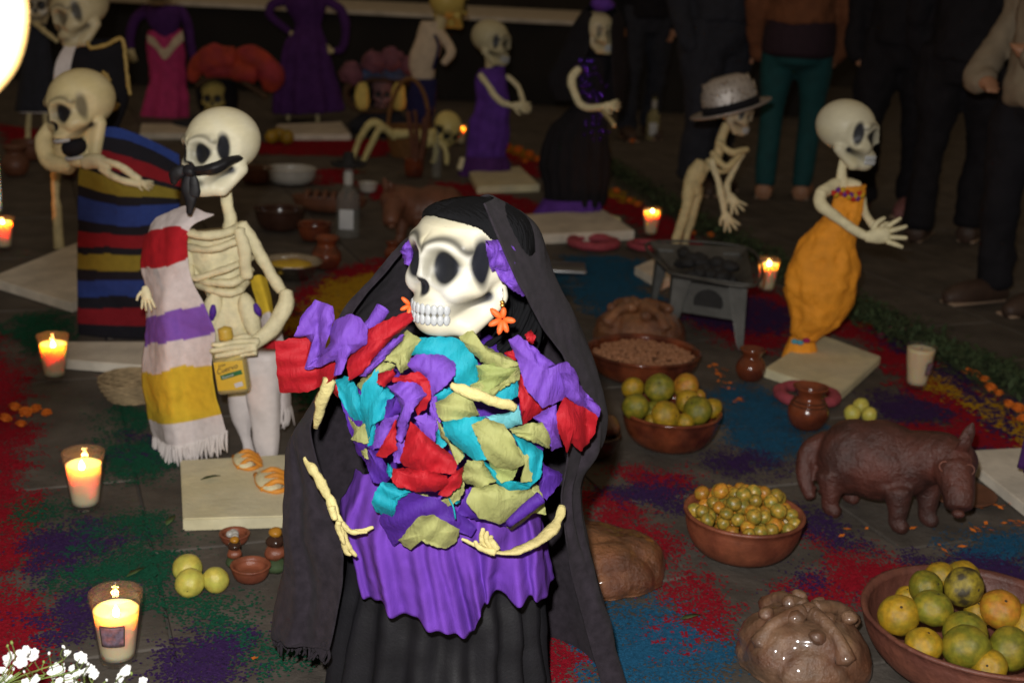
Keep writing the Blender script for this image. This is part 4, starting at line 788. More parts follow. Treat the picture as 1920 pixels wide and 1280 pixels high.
# --- figure in a charro jacket, top left
Y4 = 4.85
plank([(-20, 520), (150, 452), (250, 520), (135, 568)], .035, "pale wooden board under the jacketed figure at the left edge", "plank_white")
f4 = thing("skeleton_figure", G(118, 505), "skeleton in black jacket with gold braid and white shirt front at top left", "figurine", FG)
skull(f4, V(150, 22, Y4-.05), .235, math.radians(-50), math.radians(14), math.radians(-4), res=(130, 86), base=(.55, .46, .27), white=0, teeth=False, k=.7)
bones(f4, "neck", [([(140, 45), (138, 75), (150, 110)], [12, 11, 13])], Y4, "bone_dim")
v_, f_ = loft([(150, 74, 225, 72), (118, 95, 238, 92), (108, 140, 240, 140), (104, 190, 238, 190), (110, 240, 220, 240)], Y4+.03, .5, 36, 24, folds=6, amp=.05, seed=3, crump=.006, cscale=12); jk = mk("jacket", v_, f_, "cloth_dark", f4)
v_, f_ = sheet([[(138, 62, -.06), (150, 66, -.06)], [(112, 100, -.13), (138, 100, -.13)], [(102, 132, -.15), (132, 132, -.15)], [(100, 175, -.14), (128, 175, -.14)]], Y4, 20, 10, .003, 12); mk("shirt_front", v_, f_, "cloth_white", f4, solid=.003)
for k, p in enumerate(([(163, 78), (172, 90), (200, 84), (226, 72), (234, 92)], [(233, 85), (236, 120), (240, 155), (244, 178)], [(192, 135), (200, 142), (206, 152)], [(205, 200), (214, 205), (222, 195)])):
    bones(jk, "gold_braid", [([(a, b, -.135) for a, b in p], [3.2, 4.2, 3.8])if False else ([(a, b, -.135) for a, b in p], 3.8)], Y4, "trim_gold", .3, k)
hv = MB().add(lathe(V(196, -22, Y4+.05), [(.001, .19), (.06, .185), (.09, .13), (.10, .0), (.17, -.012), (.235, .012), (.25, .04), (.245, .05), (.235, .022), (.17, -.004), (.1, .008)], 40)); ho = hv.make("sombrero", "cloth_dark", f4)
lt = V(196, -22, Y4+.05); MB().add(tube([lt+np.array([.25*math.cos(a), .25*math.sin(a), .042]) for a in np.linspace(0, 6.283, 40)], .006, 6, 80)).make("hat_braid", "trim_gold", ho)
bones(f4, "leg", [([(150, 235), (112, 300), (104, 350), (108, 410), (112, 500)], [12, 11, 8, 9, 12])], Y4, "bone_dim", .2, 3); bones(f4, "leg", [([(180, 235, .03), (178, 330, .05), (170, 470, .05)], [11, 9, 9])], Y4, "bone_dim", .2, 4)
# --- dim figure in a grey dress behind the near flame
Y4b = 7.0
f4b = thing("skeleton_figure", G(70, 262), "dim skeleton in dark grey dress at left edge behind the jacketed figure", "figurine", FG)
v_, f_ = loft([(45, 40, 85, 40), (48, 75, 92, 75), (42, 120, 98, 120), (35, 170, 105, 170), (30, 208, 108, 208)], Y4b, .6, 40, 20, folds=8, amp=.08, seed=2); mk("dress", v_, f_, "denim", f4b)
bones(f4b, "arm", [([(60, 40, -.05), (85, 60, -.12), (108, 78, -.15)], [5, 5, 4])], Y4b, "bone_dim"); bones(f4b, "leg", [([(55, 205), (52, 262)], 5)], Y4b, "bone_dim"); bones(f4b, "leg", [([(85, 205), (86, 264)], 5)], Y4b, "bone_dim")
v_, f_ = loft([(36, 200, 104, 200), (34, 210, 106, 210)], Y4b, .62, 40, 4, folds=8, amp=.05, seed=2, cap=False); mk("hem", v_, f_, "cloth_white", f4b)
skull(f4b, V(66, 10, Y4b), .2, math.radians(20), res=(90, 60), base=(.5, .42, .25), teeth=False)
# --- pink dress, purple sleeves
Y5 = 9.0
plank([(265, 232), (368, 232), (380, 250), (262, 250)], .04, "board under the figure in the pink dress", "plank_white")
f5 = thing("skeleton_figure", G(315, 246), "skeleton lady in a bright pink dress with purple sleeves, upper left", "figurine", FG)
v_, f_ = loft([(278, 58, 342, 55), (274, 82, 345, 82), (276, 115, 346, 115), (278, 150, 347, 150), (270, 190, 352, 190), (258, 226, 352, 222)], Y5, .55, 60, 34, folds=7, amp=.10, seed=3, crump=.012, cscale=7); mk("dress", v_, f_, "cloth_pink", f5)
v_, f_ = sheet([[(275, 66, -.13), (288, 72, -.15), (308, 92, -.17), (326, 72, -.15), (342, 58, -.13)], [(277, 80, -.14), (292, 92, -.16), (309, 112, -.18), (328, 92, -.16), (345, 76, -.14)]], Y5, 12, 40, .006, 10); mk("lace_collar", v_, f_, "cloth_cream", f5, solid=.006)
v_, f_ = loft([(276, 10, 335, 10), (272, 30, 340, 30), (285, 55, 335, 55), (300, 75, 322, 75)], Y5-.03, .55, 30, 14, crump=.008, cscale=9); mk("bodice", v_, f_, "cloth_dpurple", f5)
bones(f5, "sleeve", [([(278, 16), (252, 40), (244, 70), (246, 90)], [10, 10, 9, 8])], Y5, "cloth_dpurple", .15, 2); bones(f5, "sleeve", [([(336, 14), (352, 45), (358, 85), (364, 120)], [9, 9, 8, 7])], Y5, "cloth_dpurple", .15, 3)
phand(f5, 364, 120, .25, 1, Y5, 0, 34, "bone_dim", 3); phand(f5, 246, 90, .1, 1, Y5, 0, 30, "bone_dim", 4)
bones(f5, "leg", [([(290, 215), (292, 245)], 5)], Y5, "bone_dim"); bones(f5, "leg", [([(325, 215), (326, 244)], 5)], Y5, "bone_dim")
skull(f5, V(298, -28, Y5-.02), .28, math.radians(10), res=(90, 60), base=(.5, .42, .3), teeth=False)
# --- tall purple dress at the back
Y6 = 9.1
plank([(520, 233), (640, 228), (658, 252), (512, 252)], .04, "pale board under the tall dark purple dress at the back", "plank_white")
f6 = thing("skeleton_figure", G(583, 244), "figure in a long dark purple dress with bent arms at the back", "figurine", FG)
v_, f_ = loft([(548, -20, 606, -20), (535, 10, 612, 10), (552, 48, 604, 48), (536, 80, 612, 80), (526, 130, 622, 130), (516, 180, 634, 178), (516, 212, 640, 208)], Y6, .6, 80, 40, folds=11, amp=.12, seed=5, crump=.01, cscale=6); mk("dress", v_, f_, "cloth_dpurple", f6)
bones(f6, "sleeve", [([(545, 0), (512, 8), (508, 30), (545, 62)], [9, 9, 8, 6])], Y6, "cloth_dpurple", .15, 2); bones(f6, "sleeve", [([(606, 0), (640, 20), (648, 60), (640, 92), (622, 96)], [9, 9, 8, 8, 6])], Y6, "cloth_dpurple", .15, 3)
phand(f6, 545, 62, 1, .9, Y6, -.02, 28, "bone_dim", 3); phand(f6, 624, 96, -1, .0, Y6, -.02, 30, "bone_dim", 4)
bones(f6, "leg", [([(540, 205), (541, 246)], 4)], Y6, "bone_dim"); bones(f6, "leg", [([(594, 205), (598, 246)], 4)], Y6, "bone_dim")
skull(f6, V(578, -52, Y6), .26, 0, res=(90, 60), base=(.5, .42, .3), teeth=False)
# --- clay busts with big hats
def bust(cx, cy, Y, hat, hat2, label, k, arcs, brim, face=(.5, .40, .12)):
    b = thing("clay_bust", [V(cx, cy+60, Y)[0], Y, 0], label, "figurine", "clay busts with wide hats"); s = mpp(V(cx, cy, Y))
    zb = V(cx, cy+30*k, Y)[2]
    c = V(cx, cy, Y); skull(b, c, 62*k*s, math.radians(4), 0, 0, res=(80, 56), base=face, teeth=False, name="face", white=0, temple=0, brow=.3)
    MB().add(ell(c+[0, .05, 0], (40*k*s, .10, 44*k*s), None, 20, 12, .15, 3)).make("hair", "cloth_dark", b)
    hx = V(cx+26*k, cy-35*k, Y)
    hm = MB().add(lathe(hx+[0, .08, .03], [(.001, .06), (24*k*s, .055), (34*k*s, .03), (40*k*s, -.02), (58*k*s, -.02), (56*k*s, -.005), (40*k*s, .0)], 40, .05, 2, 5, 1, .75)).make("hat_brim", hat, b)
    e = MB()
    for i, (pts, r) in enumerate(arcs): e.add(tube([V(a_, b_, Y-.10+.03*(i % 2)) for a_, b_ in pts], np.array(r)*s, 14, 40, .28, i*5+2, .8))
    e.make("hat_feathers", hat2, b)
    br = MB().add(tube([V(a_, b_, Y-.06) for a_, b_ in brim], 6.5*s, 10, 44, .15, 3, 1.6)); br.make("hat_edge", hat, b)
    rr = MB().add(lathe((c[0], Y, 0), [(.001, 0), (70*k*s, .0), (78*k*s, .06), (60*k*s, zb*.6), (24*k*s, zb), (18*k*s, zb+.05)], 36, .08, 3, 6, 1, .6)).make("shoulders", "denim", b)
bust(402, 184, 8.3, "hat_brown", "red_hat", "clay skull bust with a big red and orange feathered hat", 1.0, [([(360, 152), (372, 122), (405, 110), (440, 108)], [10, 20, 24, 22]), ([(425, 118), (460, 110), (492, 118), (508, 145), (506, 170)], [16, 22, 26, 24, 12]), ([(385, 132), (430, 128), (480, 140)], [14, 18, 16])], [(368, 160), (400, 145), (440, 146), (475, 165), (500, 182)])
bust(718, 176, 8.6, "hat_brown", "blue_hat", "clay skull bust under a broad brown hat with blue and mauve feathers", .85, [([(672, 142), (700, 126), (740, 122), (775, 138)], [12, 18, 18, 12]), ([(690, 138), (725, 134), (760, 140)], [12, 16, 12])], [(648, 178), (655, 160), (700, 148), (760, 152), (786, 168), (770, 196), (700, 208), (660, 198), (648, 178)], (.30, .16, .17))
bb = MB()
for (x, y) in ((658, 138), (700, 116), (735, 112), (772, 124)): bb.add(ell(V(x, y, 8.42), (.075, .06, .07), roty(.3), 18, 12, .25, x, 2.5))
o = bb.make("hat_plume", "mauve_hat", bpy.data.objects["clay_bust.001"])
for sx in (-1, 1): MB().add(ell(V(718+sx*34-6, 182, 8.35), (.05, .03, .09), None, 12, 10, .2, 3)).make("earring", "scalp", bpy.data.objects["clay_bust.001"])
# --- figure with its back turned, white shirt and navy trousers
Y7 = 8.0
f7 = thing("skeleton_figure", G(800, 262), "figure with bare yellow skull seen from behind, pale shirt and navy trousers", "figurine", FG)
skull(f7, V(842, 12, Y7), .27, math.radians(150), 0, 0, res=(90, 60), base=(.62, .47, .12), teeth=False, white=0)
v_, f_ = loft([(792, 40, 828, 40), (782, 62, 830, 62), (770, 95, 825, 95), (768, 120, 815, 120), (775, 150, 812, 150)], Y7, .6, 30, 20, folds=5, amp=.04, crump=.01, cscale=6); mk("shirt", v_, f_, "cloth_cream", f7)
v_, f_ = loft([(772, 148, 818, 148), (765, 180, 818, 180), (762, 220, 812, 220), (765, 262, 806, 258)], Y7, .6, 40, 20, folds=6, amp=.08, crump=.01, cscale=6); mk("trousers", v_, f_, "cloth_navy", f7)
bones(f7, "suspender", [([(815, 66, -.13), (822, 90, -.14), (812, 130, -.13)], 3)], Y7, "cloth_navy", 0)
bones(f7, "neck", [([(830, 25), (820, 55)], 12)], Y7, "bone_dim"); bones(f7, "sleeve", [([(820, 55), (845, 95, -.08), (832, 120, -.12)], [10, 9, 7])], Y7, "cloth_cream", .15)
# --- purple dress skeleton in profile
Y8 = 7.1
plank([(880, 322), (975, 312), (1012, 346), (895, 350)], .04, "cream board under the skeleton in the shiny purple dress")
f8 = thing("skeleton_figure", G(905, 338), "skeleton lady in a shiny purple dress facing right with hands held out", "figurine", FG)
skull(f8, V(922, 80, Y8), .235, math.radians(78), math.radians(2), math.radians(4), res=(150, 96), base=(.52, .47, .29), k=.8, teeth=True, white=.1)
bones(f8, "neck", [([(916, 106), (918, 132), (912, 150)], [8, 9, 13])], Y8, "bone_dim")
v_, f_ = loft([(897, 130, 948, 122), (888, 150, 950, 150), (890, 185, 952, 180), (886, 208, 952, 205), (878, 228, 952, 226), (876, 255, 952, 255), (876, 285, 946, 285), (872, 302, 950, 302)], Y8, .6, 70, 50, folds=9, amp=.07, seed=2, crump=.012, cscale=8); mk("dress", v_, f_, "cloth_purple", f8)
v_, f_ = loft([(874, 292, 950, 292), (866, 312, 955, 310), (860, 332, 952, 330)], Y8-.005, .62, 80, 12, folds=12, amp=.08, seed=1, cap=False); mk("dress_hem", v_, f_, "violet_cloth" if "violet_cloth" in M else "cloth_dpurple", f8, solid=.004)
bones(f8, "arm", [([(900, 140, -.08), (916, 162, -.13), (938, 190, -.17), (965, 200, -.2)], [6, 6, 6, 5])], Y8, "bone", .25, 2); bones(f8, "arm", [([(950, 142, .02), (972, 165, -.02), (980, 190, -.06)], [5, 5, 5])], Y8, "bone", .25, 3)
phand(f8, 962, 198, 1, .15, Y8, -.2, 38, "bone", 3, .3); phand(f8, 978, 188, .5, 1, Y8, -.06, 30, "bone", 5, .3)
bones(f8, "foot", [([(868, 298, .0), (864, 318, -.02)], [9, 7])], Y8, "bone")
# --- crawling yellow skeleton
Y9 = 7.4
f9 = thing("skeleton_figure", G(750, 305), "yellow skeleton crawling on hands and knees behind the basket", "figurine", FG)
bones(f9, "leg", [([(735, 250, .05), (700, 230), (676, 258), (658, 306)], [7, 8, 6, 5])], Y9, "bone_yellow", .15, 1); bones(f9, "leg", [([(742, 258, .0), (715, 240, -.05), (698, 268, -.05), (678, 308, -.05)], [7, 7, 6, 5])], Y9, "bone_yellow", .15, 2)
bones(f9, "spine", [([(732, 252), (765, 250), (800, 252), (820, 246)], [10, 9, 11, 8])], Y9, "bone_yellow", .25, 3); bones(f9, "ribcage", [([(775, 250), (795, 262), (812, 262)], [12, 16, 11])], Y9, "bone_yellow", .2, 4)
bones(f9, "arm", [([(812, 258), (818, 285), (812, 306)], [6, 5, 5])], Y9, "bone_yellow", .2, 5); bones(f9, "arm", [([(820, 258, -.08), (835, 280, -.1), (838, 308, -.1)], [6, 5, 5])], Y9, "bone_yellow", .2, 6)
skull(f9, V(838, 242, Y9-.04), .19, math.radians(35), math.radians(30), math.radians(10), res=(90, 60), base=(.68, .56, .2), teeth=False, white=0)
# --- hooded figure in black and purple
Y10 = 6.0
plank([(985, 402), (1130, 392), (1190, 432), (1000, 440)], .045, "cream board under the hooded black figure", "plank_white")
f10 = thing("skeleton_figure", G(1085, 420), "hooded skeleton lady in black with purple hem and blue sequins on her chest", "figurine", FG)
skull(f10, V(1122, 62, Y10-.02), .185, math.radians(62), 0, math.radians(4), res=(110, 70), base=(.5, .42, .25), k=.5, teeth=True, white=0)
v_, f_ = loft([(1070, 105, 1140, 105), (1068, 150, 1140, 150), (1072, 195, 1135, 195), (1050, 215, 1138, 215), (1022, 250, 1142, 250), (1016, 300, 1142, 300), (1018, 350, 1138, 350), (1022, 385, 1132, 385)], Y10, .62, 90, 56, folds=15, amp=.06, seed=4, crump=.014, cscale=8); mk("dress", v_, f_, "cloth_dark", f10)
v_, f_ = loft([(1020, 372, 1130, 372), (1006, 395, 1126, 393), (994, 418, 1122, 414)], Y10-.005, .62, 90, 14, folds=14, amp=.08, seed=1, cap=False); mk("dress_hem", v_, f_, "cloth_purple", f10, solid=.004)
rows = [[(1112, 26, -.17), (1098, 18, -.10), (1112, 6, .02), (1140, 8, .04), (1158, 20, -.02), (1148, 30, -.15)], [(1104, 46, -.19), (1076, 46, -.09), (1090, 34, .10), (1145, 32, .14), (1170, 45, .0), (1148, 50, -.15)], [(1103, 92, -.19), (1056, 86, -.06), (1090, 75, .16), (1145, 75, .16), (1174, 90, .03), (1150, 96, -.13)], [(1088, 128, -.15), (1026, 148, -.04), (1080, 150, .18), (1140, 150, .17), (1174, 150, .05), (1152, 150, -.12)], [(1075, 190, -.12), (1040, 190, -.02), (1085, 190, .18), (1140, 195, .17), (1168, 200, .06), (1152, 200, -.10)]]
v_, f_ = sheet(rows, Y10, 50, 40, .01, 6, 3); mk("hood", v_, f_, "cloth_dark", f10, solid=.006)
bones(f10, "arm", [([(1086, 128, -.15), (1072, 150, -.17), (1084, 190, -.18), (1102, 202, -.2), (1132, 200, -.24)], [7, 8, 7, 7, 6])], Y10, "bone", .18, 2); phand(f10, 1130, 200, 1, -.1, Y10, -.24, 38, "bone", 3, .5); bones(f10, "arm", [([(1125, 205, -.05), (1142, 222, -.15), (1152, 236, -.2)], [5, 5, 5])], Y10, "bone_dim", .2, 4)
sq = MB()
for i in range(80):
    x = random.gauss(1108, 14); y = random.uniform(110, 265); x += (y-190)*.12; p = V(x, y, Y10-.17-.03*(y > 205)); sq.add(ell(p, (.007, .002, .007), roty(random.random())@rotx(random.uniform(-.7, .7)), 8, 4))
sq.make("sequins", "sequin", f10, kind="stuff"); MB().add(ell(V(1130, 8, Y10-.05), (.05, .04, .035), None, 16, 10, .25, 4, 3)).make("hat_flower", "cloth_purple", f10)
bones(f10, "foot", [([(1020, 412, -.1), (1050, 422, -.12), (1072, 420, -.12)], [10, 11, 9])], Y10, "bone", .2, 8); bones(f10, "foot", [([(1120, 408, -.02), (1145, 412, -.02), (1162, 415, -.02)], [9, 10, 8])], Y10, "bone_dim", .2, 9)
# --- skeleton with the sparkling hat
Y11 = 5.3
plank([(1190, 500), (1240, 478), (1300, 500), (1240, 530)], .035, "small white board under the bare skeleton with the silver hat", "plank_white")
f11 = thing("skeleton_figure", G(1262, 500), "bare bone skeleton stooping under a silver glitter hat with black band", "figurine", FG)
skull(f11, V(1378, 212, Y11-.02), .165, math.radians(80), math.radians(4), math.radians(10), res=(110, 70), base=(.5, .42, .28), k=.75, teeth=True, white=0)
Rh = roty(math.radians(-17))@rotz(.2); hc = V(1372, 208, Y11-.01); s = mpp(hc)
hv, hf = lathe((0, 0, 0), [(.001, 66*s), (26*s, 65*s), (42*s, 58*s), (50*s, 40*s), (53*s, 8*s), (54*s, 2*s), (68*s, 0), (78*s, 4*s), (79*s, 6.5*s), (68*s, 3*s), (52*s, 5*s)], 48, .02, 1, 8, 1.0, .82)
hv = hv*np.array([1, 1, 1])@Rh.T+hc; hto = mk("glitter_hat", hv, hf, "hat_glitter", f11)
bv_, bf_ = lathe((0, 0, 0), [(55*s, 5*s), (55.5*s, 17*s), (52*s, 19*s)], 48, 0, 1, 8, 1.0, .82); mk("hat_band", bv_@Rh.T+hc, bf_, "cloth_dark", hto, solid=.003)
sq = MB()
for i in range(170):
    a = random.uniform(3.0, 6.4); h = random.uniform(20, 60)*s; r = (52*s if h < 45*s else 44*s); p = Rh@np.array([r*math.cos(a), r*.82*math.sin(a), h])+hc; q_ = random.uniform(.0025, .0055); sq.add(ell(p, (q_, q_, q_), None, 6, 4))
sq.make("glitter", "sequin_silver", hto, kind="stuff")
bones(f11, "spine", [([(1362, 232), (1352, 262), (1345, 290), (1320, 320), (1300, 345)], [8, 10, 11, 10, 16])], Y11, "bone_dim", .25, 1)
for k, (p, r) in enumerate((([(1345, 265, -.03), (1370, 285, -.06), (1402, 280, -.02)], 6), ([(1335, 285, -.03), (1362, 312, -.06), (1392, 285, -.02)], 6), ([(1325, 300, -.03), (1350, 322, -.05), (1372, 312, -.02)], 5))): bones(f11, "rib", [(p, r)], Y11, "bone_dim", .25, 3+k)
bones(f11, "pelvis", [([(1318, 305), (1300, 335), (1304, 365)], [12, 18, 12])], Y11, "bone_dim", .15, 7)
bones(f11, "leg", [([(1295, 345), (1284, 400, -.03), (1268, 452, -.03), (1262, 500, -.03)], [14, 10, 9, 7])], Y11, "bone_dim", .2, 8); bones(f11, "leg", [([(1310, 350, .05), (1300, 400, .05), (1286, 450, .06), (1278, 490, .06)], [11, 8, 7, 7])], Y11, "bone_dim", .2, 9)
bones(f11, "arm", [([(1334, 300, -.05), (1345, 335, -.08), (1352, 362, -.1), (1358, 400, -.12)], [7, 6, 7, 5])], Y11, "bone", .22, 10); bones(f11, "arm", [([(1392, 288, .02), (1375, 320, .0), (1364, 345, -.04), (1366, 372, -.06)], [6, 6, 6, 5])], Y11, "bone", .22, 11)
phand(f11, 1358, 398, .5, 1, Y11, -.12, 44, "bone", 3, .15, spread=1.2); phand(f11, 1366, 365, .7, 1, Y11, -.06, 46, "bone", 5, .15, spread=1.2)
# --- orange dress
Y12 = 3.85
plank([(1440, 640), (1540, 612), (1652, 664), (1575, 735), (1432, 690)], .03, "cream board under the skeleton in the orange dress") if False else plank([(1432, 690), (1535, 625), (1652, 668), (1575, 738)], .03, "cream board under the skeleton in the orange dress")
f12 = thing("skeleton_figure", G(1500, 690), "skeleton lady in a puffed orange dress facing right, palms held out", "figurine", FG)
skull(f12, V(1590, 252, Y12), .200, math.radians(72), math.radians(-2), math.radians(6), res=(220, 140), base=(.60, .56, .40), white=.1, k=1.0, brow=.7)
bones(f12, "neck", [([(1582, 300), (1578, 325), (1580, 350)], [9, 10, 14])], Y12, "bone", .15); bones(f12, "shoulder", [([(1538, 362, -.04), (1575, 345), (1612, 350)], [12, 13, 10])], Y12, "bone", .12, 2)
v_, f_ = loft([(1562, 352, 1622, 346), (1556, 385, 1622, 380), (1540, 410, 1612, 412), (1512, 435, 1605, 440), (1485, 480, 1612, 490), (1468, 530, 1608, 540), (1478, 580, 1580, 600), (1482, 625, 1530, 640)], Y12, .7, 120, 80, folds=11, amp=.018, seed=3, crump=.011, cscale=16, fgrow=False); mk("dress", v_, f_, "cloth_orange", f12)
v_, f_ = loft([(1482, 630, 1528, 642), (1472, 660, 1534, 668), (1462, 690, 1536, 692)], Y12-.003, .65, 60, 16, folds=9, amp=.1, seed=1, crump=.003, cap=False); mk("dress_hem", v_, f_, "cloth_orange", f12, solid=.003)
tie = MB()
for i, (x, y, c) in enumerate(((1490, 640, (.1, .35, .45)), (1512, 638, (.35, .02, .1)), (1500, 642, (.1, .35, .45)))): tie.add(ell(V(x, y, Y12-.05), (.012, .01, .008), None, 10, 8), c)
tie.make("tie", "cloth", f12); fl_ = MB()
for i in range(14): fl_.add(ell(V(1564+i*4.0, 362-6*math.sin(i*.5)+5*(i % 2), Y12-.075), (.009, .006, .009), None, 10, 8, .2, i), ((.45, .03, .02), (.5, .3, .02), (.15, .03, .2))[i % 3])
fl_.make("neckline_beads", "cloth", f12)
bones(f12, "arm", [([(1540, 358, -.06), (1538, 382, -.08), (1570, 408, -.12), (1608, 435, -.16), (1632, 445, -.17)], [12, 12, 10, 9, 8])], Y12, "bone", .12, 5); bones(f12, "arm", [([(1614, 370, .04), (1622, 400, .0), (1638, 425, -.03)], [9, 8, 7])], Y12, "bone", .12, 6)
phand(f12, 1628, 444, 1, -.12, Y12, -.17, 82, "bone", 3, .12, -1, spread=1.0); phand(f12, 1634, 420, 1, .3, Y12, -.03, 50, "bone", 5, .2)
bones(f12, "foot", [([(1495, 680, -.06), (1520, 692, -.08), (1545, 694, -.08)], [9, 9, 6])], Y12, "bone", .15, 9)
# --- board of a figure outside the right edge
plank([(1795, 845), (1925, 838), (2020, 900), (1990, 1000)], .03, "white board at the right edge in front of the clay dog", "plank_white")
f13 = thing("skeleton_figure", G(1985, 905), "edge of a purple dress on the white board at right edge", "figurine", FG)
v_, f_ = loft([(1960, 620, 2020, 620), (1940, 720, 2040, 720), (1925, 820, 2060, 820), (1914, 880, 2070, 890)], 2.75, .6, 50, 20, folds=9, amp=.08); mk("dress", v_, f_, "cloth_dpurple", f13); skull(f13, V(1992, 540, 2.75), .18, math.radians(-20), res=(90, 60), teeth=False)
# ------------------------------------------------------------------ people standing behind the border
def limb(mb, pts, rad, Y=None):
    mb.add(tube(pts, rad, 12, len(pts)*7, 0, 0, 1.0))
def folds(o, k):
    t = bpy.data.textures.get('folds') or bpy.data.textures.new('folds', 'CLOUDS'); t.noise_scale = .11; t.noise_depth = 3; md = o.modifiers.new('d', 'DISPLACE'); md.texture = t; md.texture_coords = 'GLOBAL'; md.strength = k; md.mid_level = .5; return o
def person(base, yaw, label, trousers, top, shoe, height=1.65, top_z=.52, tunic=None, tights=False, barefoot_z=.0, arms=(0, 0), flare=1.0, tilt=0.0, stride=.16, wide=1.0):
    p = thing("person", base, label, "person", "people standing at the edge"); H = height; R = rotz(yaw); B = np.asarray(base, float)
    X = lambda v: B+R@(np.asarray(v, float)*H)
    st = stride/2
    def legpts(s): return [X((s*.055, .0, .53)), X((s*.06, -.012+s*st*.3, .40)), X((s*.062, -.02+s*st*.6, .28)), X((s*.06, .0+s*st, .13)), X((s*.058, .012+s*st, .045))]
    def armpts(s, bend): return [X((s*.11, 0, .81)), X((s*.145, .01, .64)), X((s*.135, -.04-bend*.14, .50+bend*.06)), X((s*.11-bend*s*.05, -.05-bend*.16, .45+bend*.17))]
    body = MB()
    for s in (-1, 1):
        limb(body, legpts(s), np.array([.058, .05, .036, .032, .024])*H); a = armpts(s, arms[0 if s < 0 else 1]); limb(body, a, np.array([.03, .026, .021, .016])*H)
        body.add(tube([X((s*.058, .02+s*st, .03)), X((s*.062, -.05+s*st, .018)), X((s*.065, -.11+s*st, .012))], np.array([.024, .024, .018])*H, 12, 12))
        for k in range(4): d = nrm(a[-1]-a[-2]); sd = nrm(np.cross(d, [0, 0, 1])+1e-3); body.add(tube([a[-1]+sd*(k-1.5)*.013, a[-1]+sd*(k-1.5)*.016+d*.05, a[-1]+sd*(k-1.5)*.015+d*.075+[0, 0, -.015]], [.009, .0085, .007], 7, 6))
        body.add(tube([a[-1]-d*.03, a[-1]+d*.02-sd*.035, a[-1]+d*.045-sd*.04], [.012, .01, .008], 7, 6)); body.add(ell(a[-1]+d*.01, (.035, .03, .03)))
    body.add(tube([X((0, 0, .47)), X((0, .0, .60)), X((0, .005, .72)), X((0, .01, .80)), X((0, .005, .85)), X((0, 0, .88))], np.array([.085, .08, .09, .085, .035, .03])*H, 16, 30)); body.add(ell(X((0, -.005, .935)), (.045*H, .055*H, .066*H), R, 18, 14)); body.add(ell(X((0, -.06, .925)), (.01*H, .014*H, .016*H)))
    body.make("body", "skin", p, remesh=.014, sm=3)
    hr = MB().add(ell(X((0, .01, .948)), (.05*H, .058*H, .062*H), R, 18, 12)); hr.make("hair", "yarn_black", p)
    tr = MB(); k = .78 if tights else 1.0
    for s in (-1, 1): limb(tr, legpts(s), np.array([.066*k*1.1, .061*k*1.05, .046*k, .043*k*flare, (.030 if tights else .045)*flare])*H*wide)
    tr.add(tube([X((0, 0, .44)), X((0, .0, .52)), X((0, 0, .60))], np.array([.08, .097, .088])*H*wide, 18, 14)); folds(tr.make("trousers", trousers, p, remesh=.014, sm=4), .045 if not tights else .012)
    tp = MB(); tp.add(tube([X((0, 0, top_z)), X((0, 0, .62)), X((0, .005, .72)), X((0, .01, .80)), X((0, .005, .845))], np.array([.105, .098, .105, .098, .05])*H*wide, 20, 26))
    for s in (-1, 1): a = armpts(s, arms[0 if s < 0 else 1]); limb(tp, a, np.array([.04, .037, .032, .027])*H)
    folds(tp.make("top", top, p, remesh=.014, sm=4), .05)
    if tunic: MB().add(tube([X((0, 0, tunic[1])), X((0, 0, tunic[1]+.06)), X((0, 0, .60))], np.array([.108, .106, .095])*H*wide, 20, 16)).make("tunic", tunic[0], p, remesh=.014, sm=4)
    for s in (-1, 1):
        sh = MB().add(tube([X((s*.058, .035+s*st, .026)), X((s*.062, -.04+s*st, .026)), X((s*.066, -.10+s*st, .020)), X((s*.068, -.135+s*st, .014))], np.array([.028, .031, .028, .016])*H, 14, 18)); so = sh.make("shoe", shoe, p, remesh=.008, sm=3)
        v, f = rbox((0, 0, 0), (.048*H, .168*H, .012), .005); mk("sole", (v@R.T)+X((s*.062, -.05+s*st, .005)), f, "sole", so)
    return p
person(G(1318, 352), math.radians(20), "person in dark blue jeans and sandals behind the silver hat", "denim", "denim", "shoe", 1.68, .54, wide=1.12, stride=.10, flare=1.1)
person(G(1466, 372), math.radians(165), "person in teal leggings and rust brown top", "cloth_teal", "cloth_brown", "skin", 1.62, .57, tunic=("cloth_plum", .47), tights=True, stride=.05, wide=1.1)
person(G(1655, 400), math.radians(-30), "person in black clothes behind the skull in orange dress", "cloth_dark", "cloth_dark", "shoe_pink", 1.7, .5, stride=.12)
person(G(1765, 452), math.radians(150), "person in black trousers between the two others at right", "cloth_dark", "cloth_dark", "shoe", 1.66, .5, stride=.1)
person(G(1905, 575), math.radians(-62), "person in beige jacket and black trousers at the right edge", "cloth_dark", "cloth_beige", "shoe", 1.60, .47, arms=(.35, .8), stride=.05)
person(G(1195, 258), math.radians(10), "person in dark jeans far behind the hooded figure", "denim", "cloth_dark", "shoe", 1.66, .5, stride=.08)
